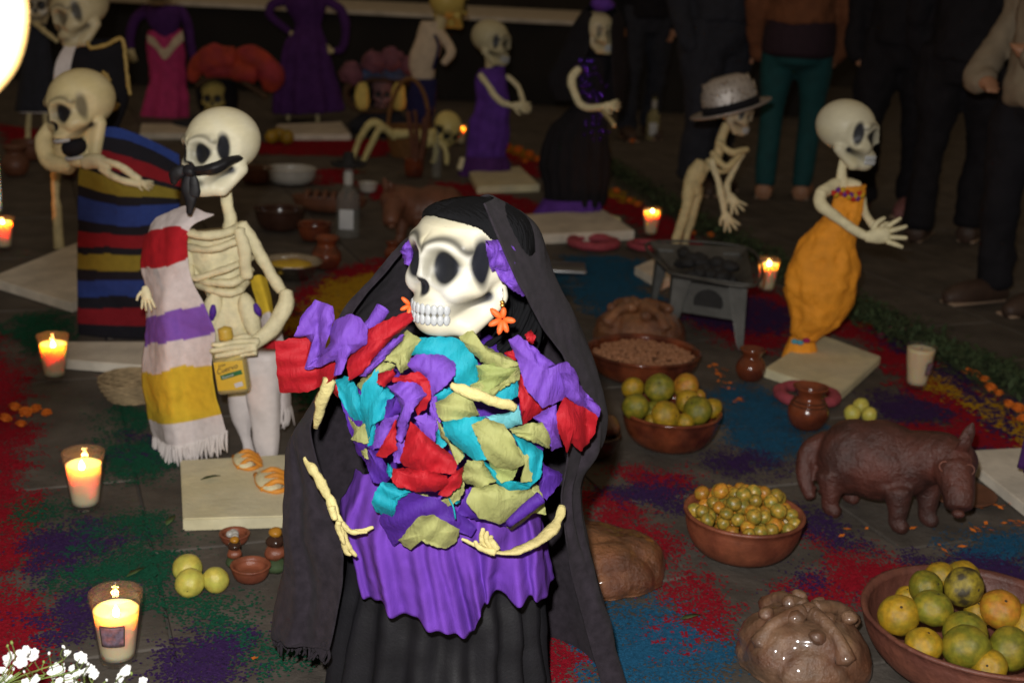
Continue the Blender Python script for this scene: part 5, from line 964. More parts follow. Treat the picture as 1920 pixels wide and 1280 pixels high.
# ------------------------------------------------------------------ candles
def candle(px, py, label, lit=True, wax=.72, sticker=False, k=1.0, power=2.4, lean=0.0, broken=False, fx=0.0):
    b = G(px, py); b[2] = .005; c = thing("glass_candle", b, label, "candle", "candles in glasses"); r0_, r1, h = .0285*k, .0435*k, .126*k
    rad = lambda z: r0_+(r1-r0_)*(z/h)**.9
    zs = np.linspace(.006*k, h, 10); prof = [(.001, .0), (r0_*.9, .0), (r0_, .003*k)]+[(rad(z), z) for z in zs]+[(rad(h)-.0012, h+.0006)]+[(rad(z)-.0024, z) for z in zs[::-1]]+[(r0_*.8, .010*k), (.001, .010*k)]
    mk("glass", *lathe(b, prof, 40), "glass", c)
    zw = h*wax; pr = [(.001, .0115*k)]+[(rad(z)-.0032, z) for z in np.linspace(.0115*k, zw, 10)]+([(rad(zw)-.006, zw+.0012), (rad(zw)-.0085*k, zw-.002*k), (rad(zw)-.0105*k, zw-.010*k), (rad(zw)*.62, zw-.0155*k), (.012*k, zw-.017*k), (.001, zw-.018*k)] if lit else [(rad(zw)-.006, zw+.0012), (rad(zw)*.6, zw-.001), (.001, zw-.002*k)])
    v, f = lathe(b, pr, 36)
    if broken:                                             # wax burnt down on one side only
        a = np.arctan2(v[:, 1]-b[1], v[:, 0]-b[0]); m = v[:, 2] > b[2]+zw*.86; v[m, 2] -= (.016*k)*np.clip(-np.cos(a[m]), 0, 1)
    mk("wax", v, f, "wax", c)
    wk = b+[fx*k, -.002, zw-(.018 if lit else .004)*k]; wo = mk("wick", *tube([wk, wk+[0, 0, .005*k], wk+[.002, 0, .008*k]], .001*k, 6, 5), "wick", c)
    if lit:
        fb = wk+[.001, -.001, .005*k]; pr = [(.0005, 0), (.0045, .003), (.0058, .008), (.0046, .013), (.0020, .018), (.0003, .022)]
        mk("flame", *lathe(fb, [(a*k, z*k) for a, z in pr], 16), "flame", c)
        l = bpy.data.lights.new("candle_light", 'POINT'); l.energy = power*4; l.color = (1.0, .27, .03); l.shadow_soft_size = .006; lo = bpy.data.objects.new("candle_light", l); COL.objects.link(lo); lo.parent = c; lo.location = (fb+[0, 0, .010*k])-b
    if sticker:
        n = 16; g_s = []
        a0, a1 = sticker; zz = np.linspace(h*.36, h*.66, 8)
        for z in zz:
            for a in np.linspace(a0, a1, n): g_s.append(b+[(rad(z)+.0006)*math.sin(a), -(rad(z)+.0006)*math.cos(a), z])
        so = mk("paper_label", np.array(g_s), gridf(8, n), "sticker", c, solid=.0004)
        e = MB(); g_ = np.array(g_s).reshape(8, n, 3)
        for line in (g_[0], g_[-1], g_[:, 0], g_[:, -1]): e.add(tube(line, .0011, 5, 12))
        e.make("label_border", "label_ink", so)
    return c
candle(222, 1243, "lit glass candle with a dark paper label in the lower left corner", wax=.76, sticker=(-.42, .62), power=2.6)
candle(161, 955, "lit glass candle at left between green sawdust patches", wax=.78, fx=-.004)
candle(103, 712, "lit glass candle on the left beside the striped blanket", wax=.80, power=2.2, k=.97)
candle(8, 468, "lit glass candle cut by the left edge", wax=.86, power=2.0, k=.95)
candle(1219, 443, "lit glass candle behind the metal brazier near the hooded figure", wax=.90, power=2.2, k=.97)
candle(1436, 548, "lit glass candle with slumped wax beside the orange dress", wax=.86, power=2.2, broken=True)
candle(1717, 728, "unlit white candle glass with a dark label on the right", lit=False, wax=.92, sticker=(.3, 1.4), k=1.02)
candle(862, 272, "small lit candle glowing behind the purple dress", wax=.9, power=2.2, k=.95)
# near candle whose flame burns at the left edge of the view
nb = thing("tall_candle", (-.5, .70, 0), "tall candle on a stand, its big flame at the top left corner", "candle")
ft = V(-52, 205, .70); cb = np.array([ft[0]-.16, .70, 0])
ORG[nb.name] = cb; nb.location = cb
mk("candle_stick", *tube([ft-[0, 0, .055], ft-[0, 0, .006]], .010, 16, 8), "wax", nb); mk("stand", *lathe((cb[0], .70, 0), [(.001, 0), (.11, .0), (.11, .012), (.03, .03), (.012, .06), (.010, .5), (.010, ft[2]-.07), (.001, ft[2]-.065)], 24), "tin", nb); mk("stand_arm", *tube([[cb[0], .70, ft[2]-.09], [cb[0]+.09, .70, ft[2]-.085], ft-[0, 0, .062]], .006, 8, 14), "tin", nb); mk("wick", *tube([ft-[0, 0, .006], ft+[.003, 0, .006]], .001, 6, 4), "wick", nb)
pts = [V(-50, 205, .70), V(-30, 160, .70), V(-6, 100, .70), V(6, 20, .70), V(4, -60, .70), V(0, -130, .70)]; s = mpp(pts[0]); mk("flame", *tube(pts, np.array([4, 24, 40, 42, 26, 4])*s*.95, 20, 30), "flame_big", nb)
# ------------------------------------------------------------------ clay bowls and what lies in them
def bowl(px, py, R, h, label, m="glaze", foot=.55, lump=.012, cat="bowl", name="clay_bowl", rimw=.010, handles=False, sy=1.0):
    b = G(px, py); b[2] = .006; rb = R*foot; pr = [(.001, .0), (rb, .0), (rb*1.06, .004)]
    for t in np.linspace(0, 1, 12): pr.append((rb+(R-rb)*math.sin(t*math.pi/2)**.9, h*(1-math.cos(t*math.pi/2))**.85 if t < 1 else h))
    pr += [(R+rimw*.45, h+.002), (R+rimw*.4, h+rimw*.7), (R-rimw*.2, h+rimw*.8), (R-rimw, h-.001)]
    for t in np.linspace(1, 0, 10): pr.append((max(rb*.8+(R-rimw-rb*.8)*math.sin(t*math.pi/2)**.9, .001), .012+(h-.014)*(1-math.cos(t*math.pi/2))**.85))
    pr.append((.001, .012)); o = mk(name, *lathe(b, pr, 56, lump, px, 9, 1, sy), m, base=b); tag(o, label, cat, "clay vessels"); return o, b
def fruit(P, r, m, label, group, sq=.93, cat="fruit", name="fruit", stem=True, rot=None, proto={}):
    key = (m, name, round(sq, 2), stem)
    if key not in proto:
        v, f = ell((0, 0, 0), (1, 1, sq), None, 26, 18, .055, 5, 1.3); a = np.hypot(v[:, 0], v[:, 1]); v[:, 2] -= np.sign(v[:, 2])*.10*np.exp(-(a/.22)**2)
        o = mk(name, v, f, m, base=(0, 0, 0)); proto[key] = (o.data, True); st = None
        if stem:
            s, sf = lathe((0, 0, sq*.9), [(.001, .02), (.07, .015), (.09, -.03)], 8); st = mk("stem", s, sf, "stem", o); proto[key+("s",)] = st.data
    else:
        o = bpy.data.objects.new(name, proto[key][0]); COL.objects.link(o); ORG[o.name] = np.zeros(3)
        if stem: st = bpy.data.objects.new("stem", proto[key+("s",)]); COL.objects.link(st); st.parent = o
    o.location = P; o.scale = (r*random.uniform(.95, 1.04), r*random.uniform(.95, 1.04), r*random.uniform(.92, 1.03)); o.rotation_euler = rot if rot else (random.uniform(-1.2, 1.2), random.uniform(-1.2, 1.2), random.uniform(0, 6)); return tag(o, label, cat, group)
def at_fruit(px, py, r_px, b, fwd, **k):
    P = V(px, py, b[1]+fwd); return P, r_px*mpp(P)
# big bowl, lower right
bo_, bb_ = bowl(1822, 1256, .196, .092, "wide brown bowl of green oranges in the lower right corner", "clay_raw", .6, .012)
GB = "fruit in the lower right bowl"
for (x, y, r, d, m, l) in ((1762, 1078, 29, .10, "fruit_yellow", "yellow fruit at the back left of the lower right bowl"), (1806, 1080, 30, .12, "fruit_yellow", "yellow fruit at the back, top of the lower right bowl"), (1736, 1100, 34, .03, "fruit_green", "greenish fruit upper left on the lower right heap"), (1808, 1100, 38, .02, "fruit_spot", "fruit with black blotches on top of the heap, lower right"),
    (1686, 1152, 39, -.03, "fruit_yellow", "large yellow fruit at the left rim, lower right bowl"), (1749, 1139, 37, -.03, "fruit_green", "dull green fruit left of the centre in lower right bowl"), (1876, 1141, 38, .01, "fruit_orange", "orange brown fruit at the right of lower right bowl"), (1733, 1207, 34, -.10, "fruit_yellow", "bright yellow fruit at the front left of lower right bowl"),
    (1810, 1185, 43, -.07, "fruit_green", "green fruit half hidden in the middle of lower right bowl"), (1811, 1212, 43, -.11, "fruit_green", "green fruit with dark navel in front of lower right bowl"), (1895, 1216, 42, -.09, "fruit_green", "yellow green fruit at the front right of lower right bowl"), (1855, 1250, 34, -.14, "fruit_yellow", "fruit low at the front rim of lower right bowl"), (1700, 1118, 22, .06, "fruit_yellow", "small yellow fruit behind the left rim of lower right bowl"), (1838, 1145, 30, .03, "fruit_yellow", "yellow fruit deep between others in lower right bowl"), (1925, 1170, 38, .0, "fruit_yellow", "fruit cut by right edge in lower right bowl")):
    P, r_ = at_fruit(x, y, r, bb_, d); fruit(P, r_, m, l, GB)
# middle bowl
bo_, bb_ = bowl(1253, 836, .122, .085, "red brown glazed bowl of oranges beside the veil", "glaze", .55)
GB = "fruit in the middle bowl"
for (x, y, r, d, m, l) in ((1187, 727, 22, .05, "fruit_yellow", "yellow fruit at the back left of the middle bowl"), (1236, 727, 28, .02, "fruit_green", "big green fruit on top of the middle bowl"), (1286, 724, 25, .05, "fruit_orange", "orange fruit with dark specks at the back of middle bowl"), (1192, 762, 26, -.04, "fruit_green", "yellow green fruit at the left rim of middle bowl"), (1248, 779, 29, -.08, "fruit_yellow", "bright yellow fruit at the front of middle bowl"),
    (1308, 768, 28, -.05, "fruit_green", "dull green fruit right of centre in middle bowl"), (1334, 765, 20, .01, "fruit_yellow", "fruit at the right rim of middle bowl"), (1225, 770, 20, -.02, "fruit_green", "fruit deep in the gap of middle bowl"), (1290, 752, 22, .0, "fruit_yellow", "fruit sunk behind the front ones of middle bowl"), (1310, 742, 14, .06, "fruit_orange", "small orange fruit peeping at the back of middle bowl"), (1225, 792, 18, -.07, "fruit_yellow", "fruit low at the front left of middle bowl"), (1285, 790, 18, -.07, "fruit_yellow", "fruit low at the front right of middle bowl")):
    P, r_ = at_fruit(x, y, r, bb_, d); fruit(P, r_, m, l, GB)
# bowl of small hawthorn fruit
bo_, bb_ = bowl(1387, 1036, .120, .082, "terracotta bowl heaped with small hawthorn fruit", "clay", .62, .01)
r_ = .0152; placed = []
rs = np.random.RandomState(4)
for layer, (zz, RR) in enumerate(((.060, .100), (.078, .104), (.094, .100), (.106, .080), (.117, .054), (.127, .024))):
    for _ in range(260):
        a = rs.uniform(0, 6.283); q = RR*math.sqrt(rs.rand()); p = np.array([bb_[0]+q*math.cos(a), bb_[1]+q*math.sin(a), bb_[2]+zz+rs.uniform(-.006, .006)])
        if all(np.linalg.norm(p-o) > r_*1.62 for o in placed): placed.append(p)
for i, p in enumerate(placed):
    fruit(p, r_*rs.uniform(.88, 1.15), "tejo_a" if rs.rand() < .55 else "tejo_b", "small yellow green or orange hawthorn fruit heaped in the terracotta bowl", "hawthorn fruit in the bowl", .95, "fruit", "hawthorn_fruit", True)
# wide bowl of peanuts and the bread behind it
bo_, bb_ = bowl(1203, 708, .162, .075, "wide glazed dish of peanuts behind the middle bowl", "glaze", .6, .01)
pn = MB(); rs = np.random.RandomState(9)
for i in range(700):
    a = rs.uniform(0, 6.283); q = .145*math.sqrt(rs.rand()); pn.add(ell((bb_[0]+q*math.cos(a), bb_[1]+q*math.sin(a), bb_[2]+.062+.012*(1-(q/.145)**2)+rs.uniform(-.003, .005)), (.0085, .006, .006), rotz(rs.uniform(0, 3)), 7, 5))
pn.add(lathe(bb_, [(.001, .062), (.14, .055)], 30)); tag(pn.make("peanuts", "peanut", base=bb_, kind="stuff"), "peanuts filling the wide glazed dish")
def bread(px, py, R, h, label, yaw=0, m="bread", knobs=True, sugar=None, seed=0):
    b = G(px, py); b[2] = .005; t = thing("bread_of_the_dead", b, label, "bread", "round breads with bone shapes"); pr = [(.001, 0), (R*.86, 0), (R*.97, h*.08), (R, h*.25), (R*.96, h*.48), (R*.82, h*.74), (R*.58, h*.92), (R*.3, h*.99), (.001, h)]
    pr = catmull(np.array([[a, z, 0] for a, z in pr]), 40)[:, :2]; it = int(np.argmax(pr[:, 0])); zp = lambda q: float(np.interp(q*R, pr[it:, 0][::-1], pr[it:, 1][::-1])); v, f = lathe(b, pr, 72); n = nrm(v-b); k = fbm(v, 13, seed+2, 4)-.9*np.exp(-(np.abs(noise(v, 14, seed+8))/.16)**2)+.5; v = v+((v-b)*np.array([1, 1, .9]))*(.075*k)[:, None]; v[:, 2] = np.maximum(v[:, 2], b[2])
    mk("loaf", v, f, m, t)
    if knobs:
        for i in range(4):
            a = yaw+i*math.pi/2; P = []
            for q in (.12, .4, .7, .93): z = zp(q); P.append(b+[R*q*math.cos(a), R*q*math.sin(a), z+h*.07])
            mk("dough_bone", *tube(P, np.array([.14, .11, .11, .17])*R, 10, 22, .12, seed+i), sugar or m, t)
        for i in range(8):
            a = yaw+i*math.pi/4+.3; q = .35+.3*(i % 2); mk("dough_knob", *ell(b+[R*q*math.cos(a), R*q*math.sin(a), zp(q)+h*.08], (R*.13, R*.13, R*.11), None, 14, 10, .15, i), sugar or m, t)
        mk("dough_knob", *ell(b+[0, 0, h*1.05], (R*.17, R*.17, R*.14), None, 16, 10, .1, 3), sugar or m, t)
    return t
bread(1502, 1250, .110, .098, "sugared bread of the dead at bottom right beside the big bowl", .5, "sugar", True, "sugar", 3)
bread(1118, 1078, .122, .085, "round glazed bread half hidden by the black veil", .3, "bread", False, None, 7)
bread(1195, 640, .140, .11, "large bread behind the dish of peanuts", .6, "bread", True, None, 9)
bo_, bb_ = bowl(1112, 856, .06, .05, "small dark bowl peeping out behind the veil", "glaze_dark", .6)
P = bb_+[.02, .0, .075]; tag(mk("bread_roll", *ell(P, (.042, .035, .026), rotz(.4), 24, 16, .1, 3), "bread", base=P), "small bread roll in the bowl behind the veil", "bread")
# ------------------------------------------------------------------ jars
def jar(px, py, k, label, m="glaze", bands=True):
    b = G(px, py); b[2] = .005; pr = catmull(np.array([[a*k, z*k, 0] for a, z in ((.001, 0), (.032, .0), (.046, .012), (.056, .036), (.055, .058), (.044, .078), (.036, .088), (.036, .098), (.044, .112), (.049, .118), (.046, .121), (.038, .110), (.032, .098), (.034, .086), (.048, .056), (.044, .02), (.001, .012))]), 60)[:, :2]; pr[:, 0] = np.maximum(pr[:, 0], .0005)
    t = thing("clay_jar", b, label, "jar", "clay vessels"); mk("pot", *lathe(b, pr, 40), m, t)
    if bands:
        for z, r in ((.080, .0435), (.070, .0495)): mk("painted_band", *tube([b+[r*k*1.01*math.cos(a), r*k*1.01*math.sin(a), z*k] for a in np.linspace(0, 6.283, 30)], .0016*k, 6, 60), "glaze_dark", t)
    return t
jar(1511, 804, .95, "amber glazed jar with dark bands on a pink ring"); jar(1405, 714, .78, "small dark red brown jar beside the orange figure's board", "glaze", False)
jar(612, 505, 1.0, "round red brown pot left of the veil", "glaze"); jar(736, 490, .6, "small red jar just beside the veil", "glaze", False)
def ring(px, py, R, label):
    b = G(px, py); b[2] = .02; v, f = tube([b+[R*math.cos(a), R*math.sin(a), 0] for a in np.linspace(0, 6.283, 40)], R*.21, 14, 80, .18, px, .9, cap=False); tag(mk("ring_bread", v, f, "bread_pink", base=b-[0, 0, .018]), label, "bread", "pink ring breads")
ring(1512, 752, .078, "pink sugared ring bread under the amber jar"); ring(1112, 462, .095, "pink ring bread in front of the hooded figure's board"); ring(1212, 468, .07, "pink ring bread behind the brazier")
# ------------------------------------------------------------------ brazier
bz = thing("brazier", G(1325, 610), "grey tin brazier with charcoal on splayed legs", "brazier"); zt_ = .225
C4 = [G(*p, zt_) for p in ((1248, 505), (1290, 445), (1412, 470), (1425, 535))]
C4 = [G(1245, 540, zt_), G(1225, 462, zt_), G(1395, 472, zt_), G(1408, 552, zt_)]; C4 = np.array([G(x, y, zt_) for x, y in ((1255, 512), (1218, 455), (1400, 465), (1415, 535))])
c0 = C4.mean(0); low = np.array([c0+(p-c0)*.62-[0, 0, .06] for p in C4]); pan = MB()
pan.add((np.vstack([C4, low]), [[0, 1, 5, 4], [1, 2, 6, 5], [2, 3, 7, 6], [3, 0, 4, 7], [4, 5, 6, 7]])); pan.make("pan", "tin", bz, solid=.004, smooth=False)
rim = MB(); rim.add(tube(np.vstack([C4, C4[:1]]), .005, 6, 60)); rim.make("pan_rim", "tin", bz)
for i, p in enumerate(C4):
    q = c0+(p-c0)*.86; q2 = np.array([q[0], q[1], .004]); q2[:2] = c0[:2]+(p-c0)[:2]*.9; dr = nrm((C4[(i+1) % 4]-p)*[1, 1, 0]); dl = nrm((C4[(i-1) % 4]-p)*[1, 1, 0]); lg = MB()
    for dd in (dr, dl):
        a = q+[0, 0, -.012]; lg.add((np.array([a, a+dd*.06, q2+dd*.022+[0, 0, .02], q2+dd*.012, q2]), [[0, 1, 2, 3, 4]]))
    lg.make("leg", "tin", bz, solid=.004, smooth=False)
a, b = c0+(C4[0]-c0)*.84, c0+(C4[3]-c0)*.84; mk("front_panel", np.array([a-[0, 0, .03], b-[0, 0, .03], b-[0, 0, .13], a-[0, 0, .13]]), [[0, 1, 2, 3]], "tin", bz, solid=.004, smooth=False)
dc = (a+b)/2-[0, .006, .085]; xd = nrm(b-a); MB().add((np.array([dc+xd*.048*math.cos(t)+np.array([0, 0, .042])*math.sin(t) for t in np.linspace(-.35, 3.49, 24)]), [list(range(24))])).make("vent_door", "coal", bz, solid=.004, smooth=False)
for i in range(22):
    u, w_ = random.uniform(.15, .85), random.uniform(.15, .85); p = (C4[0]*(1-u)+C4[3]*u)*(1-w_)+(C4[1]*(1-u)+C4[2]*u)*w_; p = c0+(p-c0)*.82; p[2] = zt_-.028+.03*random.random()
    tag(mk("charcoal", *ell(p, (.032, .022, .018), rotz(random.random()*3), 12, 8, .3, i, 2), "coal", base=p), "lump of charcoal in the tin brazier", "charcoal", "charcoal in the brazier")
# ------------------------------------------------------------------ clay dogs
def dog(px, py, scale, yaw, label, m, mirror=1):
    b = G(px, py); b[2] = .003; t = thing("clay_dog", b, label, "figurine"); R = rotz(yaw); X = lambda p: b+R@(np.array([p[0]*mirror, p[1], p[2]])*scale)
    B = MB().add(ell(X((0, 0, .165)), np.array([.135, .112, .118])*scale, R, 28, 18, .05, 3)); B.add(ell(X((-.075, 0, .16)), np.array([.095, .105, .112])*scale, R, 24, 16, .05, 4)); B.add(ell(X((.085, 0, .172)), np.array([.085, .09, .096])*scale, R, 24, 16))
    B.add(tube([X((.10, 0, .19)), X((.165, -.015, .215)), X((.20, -.03, .222))], np.array([.085, .075, .068])*scale, 16, 12)); B.add(ell(X((.205, -.03, .215)), np.array([.072, .07, .066])*scale, R, 20, 14)); B.add(tube([X((.215, -.065, .205)), X((.240, -.118, .158)), X((.248, -.142, .124))], np.array([.058, .045, .039])*scale, 14, 12))
    for (x, y, h) in ((.075, -.075, 1), (.145, .02, 1), (-.12, -.06, 1), (-.09, .07, 1)):
        B.add(tube([X((x, y, .12)), X((x+.01, y-.01, .06)), X((x+.012, y-.012, .018)), X((x+.04, y-.028, .012))], np.array([.046, .03, .024, .020])*scale, 12, 18))
    B.add(tube([X((-.15, .0, .20)), X((-.20, -.02, .16)), X((-.195, -.05, .09)), X((-.165, -.075, .035))], np.array([.03, .028, .026, .018])*scale, 10, 18)); B.make("body", m, t, remesh=.0075*scale, sm=2)
    for s in (-1, 1): mk("ear", *tube([X((.225, .035*s-.02, .255)), X((.235, .055*s-.02, .29)), X((.24, .062*s-.02, .315))], np.array([.022, .018, .004])*scale, 10, 10, flat=.5), m, t)
    for s in (-1, 1):
        c = X((.222+.032*s, -.092+.006*s, .220)); n = nrm(R@np.array([.25*mirror, -.9, .35])); u = nrm(np.cross(n, [0, 0, 1])); w_ = np.cross(u, n)
        mk("eye_ring", *tube([c+(u*math.cos(a)+w_*math.sin(a))*.014*scale+n*.012*scale for a in np.linspace(0, 6.283, 16)], .0022*scale, 6, 32), "clay_raw", t)
    mk("nose", *ell(X((.251, -.178, .122)), np.array([.018, .014, .012])*scale, R, 12, 8), m, t)
    return t
dog(1632, 962, .76, math.radians(-24), "dark brown clay dog standing on the right, head lowered to a plate", "clay_dog")
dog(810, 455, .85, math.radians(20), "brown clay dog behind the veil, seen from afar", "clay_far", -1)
pb_ = G(1795, 932); pb_[2] = .004; tag(mk("clay_plate", *lathe(pb_, [(.001, .0), (.06, 0), (.085, .008), (.088, .012), (.083, .012), (.06, .005), (.001, .004)], 40), "clay_far", base=pb_), "flat clay plate under the dog's muzzle", "plate", "clay vessels")
# guavas
for grp, L in (("guavas at lower left", ((352, 1066, 28, "pale yellow guava at the back of the lower left three"), (356, 1094, 27, "pale yellow guava at the front left of the lower left three"), (405, 1088, 25, "pale yellow guava at the right of the lower left three"))), ("guavas behind the dog", ((1596, 776, 16, "pale green guava left of the three behind the dog"), (1612, 762, 15, "pale yellow guava at the back of the three behind the dog"), (1628, 778, 15, "pale yellow guava right of the three behind the dog")))):
    for (x, y, r, l) in L:
        g0 = G(x, y+r*.8); P = g0+[0, 0, r*mpp(g0)*.95]; fruit(P, r*mpp(g0), "guava", l, grp, 1.02, rot=(random.uniform(1, 2), 0, random.uniform(0, 6)))
# little bowls and a tiny painted figure
for (px, py, R, h, l) in ((470, 1090, .036, .026, "tiny red brown dish beside the guavas"), (440, 1022, .028, .018, "tiny orange bowl with white sweets")): bowl(px, py, R, h, l, "clay", .6, .02, rimw=.006)
for i in range(4):
    p = G(440, 1022)+[random.uniform(-.012, .012), random.uniform(-.012, .012), .024]; p[2] = .024; tag(mk("sweet", *ell(p, (.008, .008, .007)), "white_plate", base=p), "white sweet in the tiny orange bowl", "sweet", "sweets in the tiny bowl")
def totem(px, py, k, label):
    b = G(px, py); b[2] = .004; t = thing("painted_trinket", b, label, "trinket", "painted trinkets")
    for i, (z, r, m) in enumerate(((.012, .018, "garland"), (.032, .016, "clay"), (.050, .014, "glaze_dark"), (.064, .010, "fruit_orange"))): mk("painted_bead", *ell(b+[0, 0, z*k], np.array([r, r, r*.7])*k, None, 14, 10, .12, i), m, t)
totem(440, 1066, .9, "small painted trinket behind the tiny dish"); totem(516, 1075, 1.3, "dark painted trinket beside the black shawl")
# ------------------------------------------------------------------ crowded dishes behind the figures on the left
bowl(545, 345, .13, .07, "pale plate like pot near the bottle at the back left", "white_plate", .6); bowl(525, 432, .105, .085, "dark empty pot behind the skeleton with the blanket", "glaze_dark", .6)
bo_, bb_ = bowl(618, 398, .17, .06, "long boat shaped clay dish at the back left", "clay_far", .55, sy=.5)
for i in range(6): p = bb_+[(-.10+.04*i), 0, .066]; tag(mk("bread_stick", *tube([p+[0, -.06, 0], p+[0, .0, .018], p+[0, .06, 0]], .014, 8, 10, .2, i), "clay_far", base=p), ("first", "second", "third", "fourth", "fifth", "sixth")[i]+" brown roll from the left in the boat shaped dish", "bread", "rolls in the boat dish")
def glassbottle(px, py, h, r, label, hat=False, m="glass_bottle", lab=True):
    b = G(px, py); b[2] = .004; t = thing("bottle", b, label, "bottle"); pr = catmull(np.array([[a*r, z*h, 0] for a, z in ((.02, 0), (.95, 0), (1, .04), (1, .5), (.9, .58), (.45, .68), (.36, .74), (.36, .94), (.42, .96), (.42, 1))]), 50)[:, :2]; pr[:, 0] = np.maximum(pr[:, 0], .0005); mk("glass_body", *lathe(b, pr, 28), m, t)
    if lab: mk("label_sheet", *rbox(b+[0, -r*.98, h*.25], (r*1.2, .004, h*.28), .001), "label_grey", t); mk("collar", *lathe(b, [(r*.40, h*.72), (r*.42, h*.8), (r*.40, h*.9)], 20), "white_plate", t)
    if hat: mk("hat_stopper", *lathe(b+[0, 0, h], [(.001, .055), (.02, .05), (.028, .01), (.03, .0), (.07, -.004), (.078, .008), (.074, .011), (.05, .006)], 28), "coal", t)
    else: mk("stopper", *lathe(b+[0, 0, h*.96], [(.001, .03), (r*.4, .028), (r*.46, .0)], 16), "coal", t)
glassbottle(652, 442, .30, .05, "clear glass bottle with a small black hat stopper", True); glassbottle(818, 332, .26, .026, "thin bottle standing near the crawling skeleton", False, "glass_bottle", False); glassbottle(1222, 262, .30, .045, "dark bottle standing far back among the people", False, "glass_gold")
fb = G(545, 520); fb[2] = .05; fo = thing("foil_tray", [fb[0], fb[1], .004], "crumpled foil tray between the bottle skeleton and the pots", "tray"); mk("tray", *lathe((fb[0], fb[1], .004), [(.001, .0), (.075, 0), (.10, .05), (.115, .06)], 40, .08, 3, 18), "foil", fo, solid=.002); mk("tray_filling", *ell((fb[0], fb[1], .035), (.085, .085, .03), None, 24, 10, .15, 2, 4), "label_yellow", fo)
tp_ = G(1040, 508); tp_[2] = .004; tag(mk("steel_tray", *rbox(tp_+[0, 0, .012], (.24, .16, .014), .005), "steel", base=tp_), "shiny steel tray beside the veil", "tray")
# baskets
def basket(px, py, R, h, label, m, handle=True):
    b = G(px, py); b[2] = .004; t = thing("basket", b, label, "basket"); n = 9
    for i in range(n):
        z = h*i/(n-1); rr = R*(.75+.25*math.sin(i/(n-1)*1.5)); mk("wicker_row", *tube([b+[rr*(1+.02*math.sin(14*a+i*3.14))*math.cos(a), rr*(1+.02*math.sin(14*a+i*3.14))*math.sin(a), z+.004] for a in np.linspace(0, 6.283, 60)], h/(n-1)*.58, 6, 90), m, t)
    mk("basket_floor", *lathe(b, [(.001, .004), (R*.76, .004)], 30), m, t)
    if handle: mk("handle", *tube([b+[R*math.cos(a), 0, h*.8+R*2.6*math.sin(a)] for a in np.linspace(0, 3.1416, 14)], .012, 8, 40, .12, 2), m, t)
    return t
basket(765, 292, .125, .16, "round wicker basket with a tall arched handle at the back", "wicker"); basket(250, 748, .085, .05, "shallow straw basket behind the white blanket", "straw", False)
cpb = G(776, 332); bowl(776, 332, .055, .09, "clay cup full of brown sticks near the basket", "glaze", .8, cat="cup", name="clay_cup")
for i in range(7):
    p = cpb+[random.uniform(-.03, .03), random.uniform(-.03, .03), .03]; q = p+[random.uniform(-.07, .07), random.uniform(-.03, .05), random.uniform(.22, .34)]; tag(mk("brown_stick", *tube([p, (p+q)/2+[.004, 0, 0], q], .0125, 8, 10, .15, i), "stick", base=p), "brown stick standing in the clay cup", "stick", "sticks in the clay cup")
for i, (x, y, l) in enumerate(((510, 270, "left"), (524, 266, "middle"), (538, 271, "right"))): g0 = G(x, y); fruit(g0+[0, 0, .045], .045, "fruit_yellow", l+" yellow fruit of three lying at the back behind the skull", "fruit at the back", .95)
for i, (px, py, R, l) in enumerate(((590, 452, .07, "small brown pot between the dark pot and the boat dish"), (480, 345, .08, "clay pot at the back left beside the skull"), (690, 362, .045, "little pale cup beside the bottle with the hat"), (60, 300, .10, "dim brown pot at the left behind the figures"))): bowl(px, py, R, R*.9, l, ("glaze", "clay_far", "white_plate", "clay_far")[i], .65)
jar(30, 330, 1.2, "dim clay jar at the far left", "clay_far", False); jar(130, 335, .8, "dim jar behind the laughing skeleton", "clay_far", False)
# ------------------------------------------------------------------ marigolds, garland, petals
ORD = ('first', 'second', 'third', 'fourth', 'fifth', 'sixth', 'seventh', 'eighth', 'ninth', 'tenth')
def marigold_mesh(seed):
    r = np.random.RandomState(seed); m = MB()
    for k in range(70):
        t = k/70; el = math.radians(8+80*t); a = k*2.4; d = np.array([math.cos(a)*math.cos(el), math.sin(a)*math.cos(el), math.sin(el)]); u = nrm(np.cross(d, [0, 0, 1])); w_ = np.cross(u, d); s = .42*(1.1-.5*t); c = d*(.62)
        m.add((np.array([c-u*s*.5, c+d*s*.6-u*s*.45+w_*r.uniform(-.1, .1), c+d*s*.75+w_*r.uniform(-.15, .15), c+d*s*.6+u*s*.45+w_*r.uniform(-.1, .1), c+u*s*.5]), [[0, 1, 2, 3, 4]]))
    m.add(ell((0, 0, .1), (.6, .6, .5), None, 10, 6)); return m
_mm = None
def marigold(px, py, r_px, label, group, m="marigold"):
    global _mm
    g0 = G(px, py); r = r_px*mpp(g0)
    if m not in marigold.c: o = marigold_mesh(3).make("marigold", m, base=(0, 0, 0), smooth=False); marigold.c[m] = o.data
    else: o = bpy.data.objects.new("marigold", marigold.c[m]); COL.objects.link(o)
    o.location = g0+[0, 0, r*.35]; o.scale = (r, r, r*.9); o.rotation_euler = (random.uniform(-.4, .4), random.uniform(-.4, .4), random.uniform(0, 6)); return tag(o, label, "flower", group)
marigold.c = {}
for i_, (x, y, r) in enumerate(((1812, 702, 12), (1828, 708, 13), (1845, 718, 13), (1856, 734, 15), (1872, 742, 11), (1890, 764, 14), (1908, 772, 15), (1918, 790, 13), (1930, 800, 14))): marigold(x, y, r, ORD[i_]+" orange marigold from the top in the garland at the right edge", "marigolds along the right border")
for i_, (x, y, r) in enumerate(((1155, 362, 9), (1180, 380, 9), (1195, 388, 10), (1292, 428, 8), (1332, 446, 10), (1300, 440, 7), (1185, 268, 8), (1172, 262, 8))): marigold(x, y, r, ORD[i_]+" small orange marigold of the far border garland behind the brazier", "marigolds along the far border")
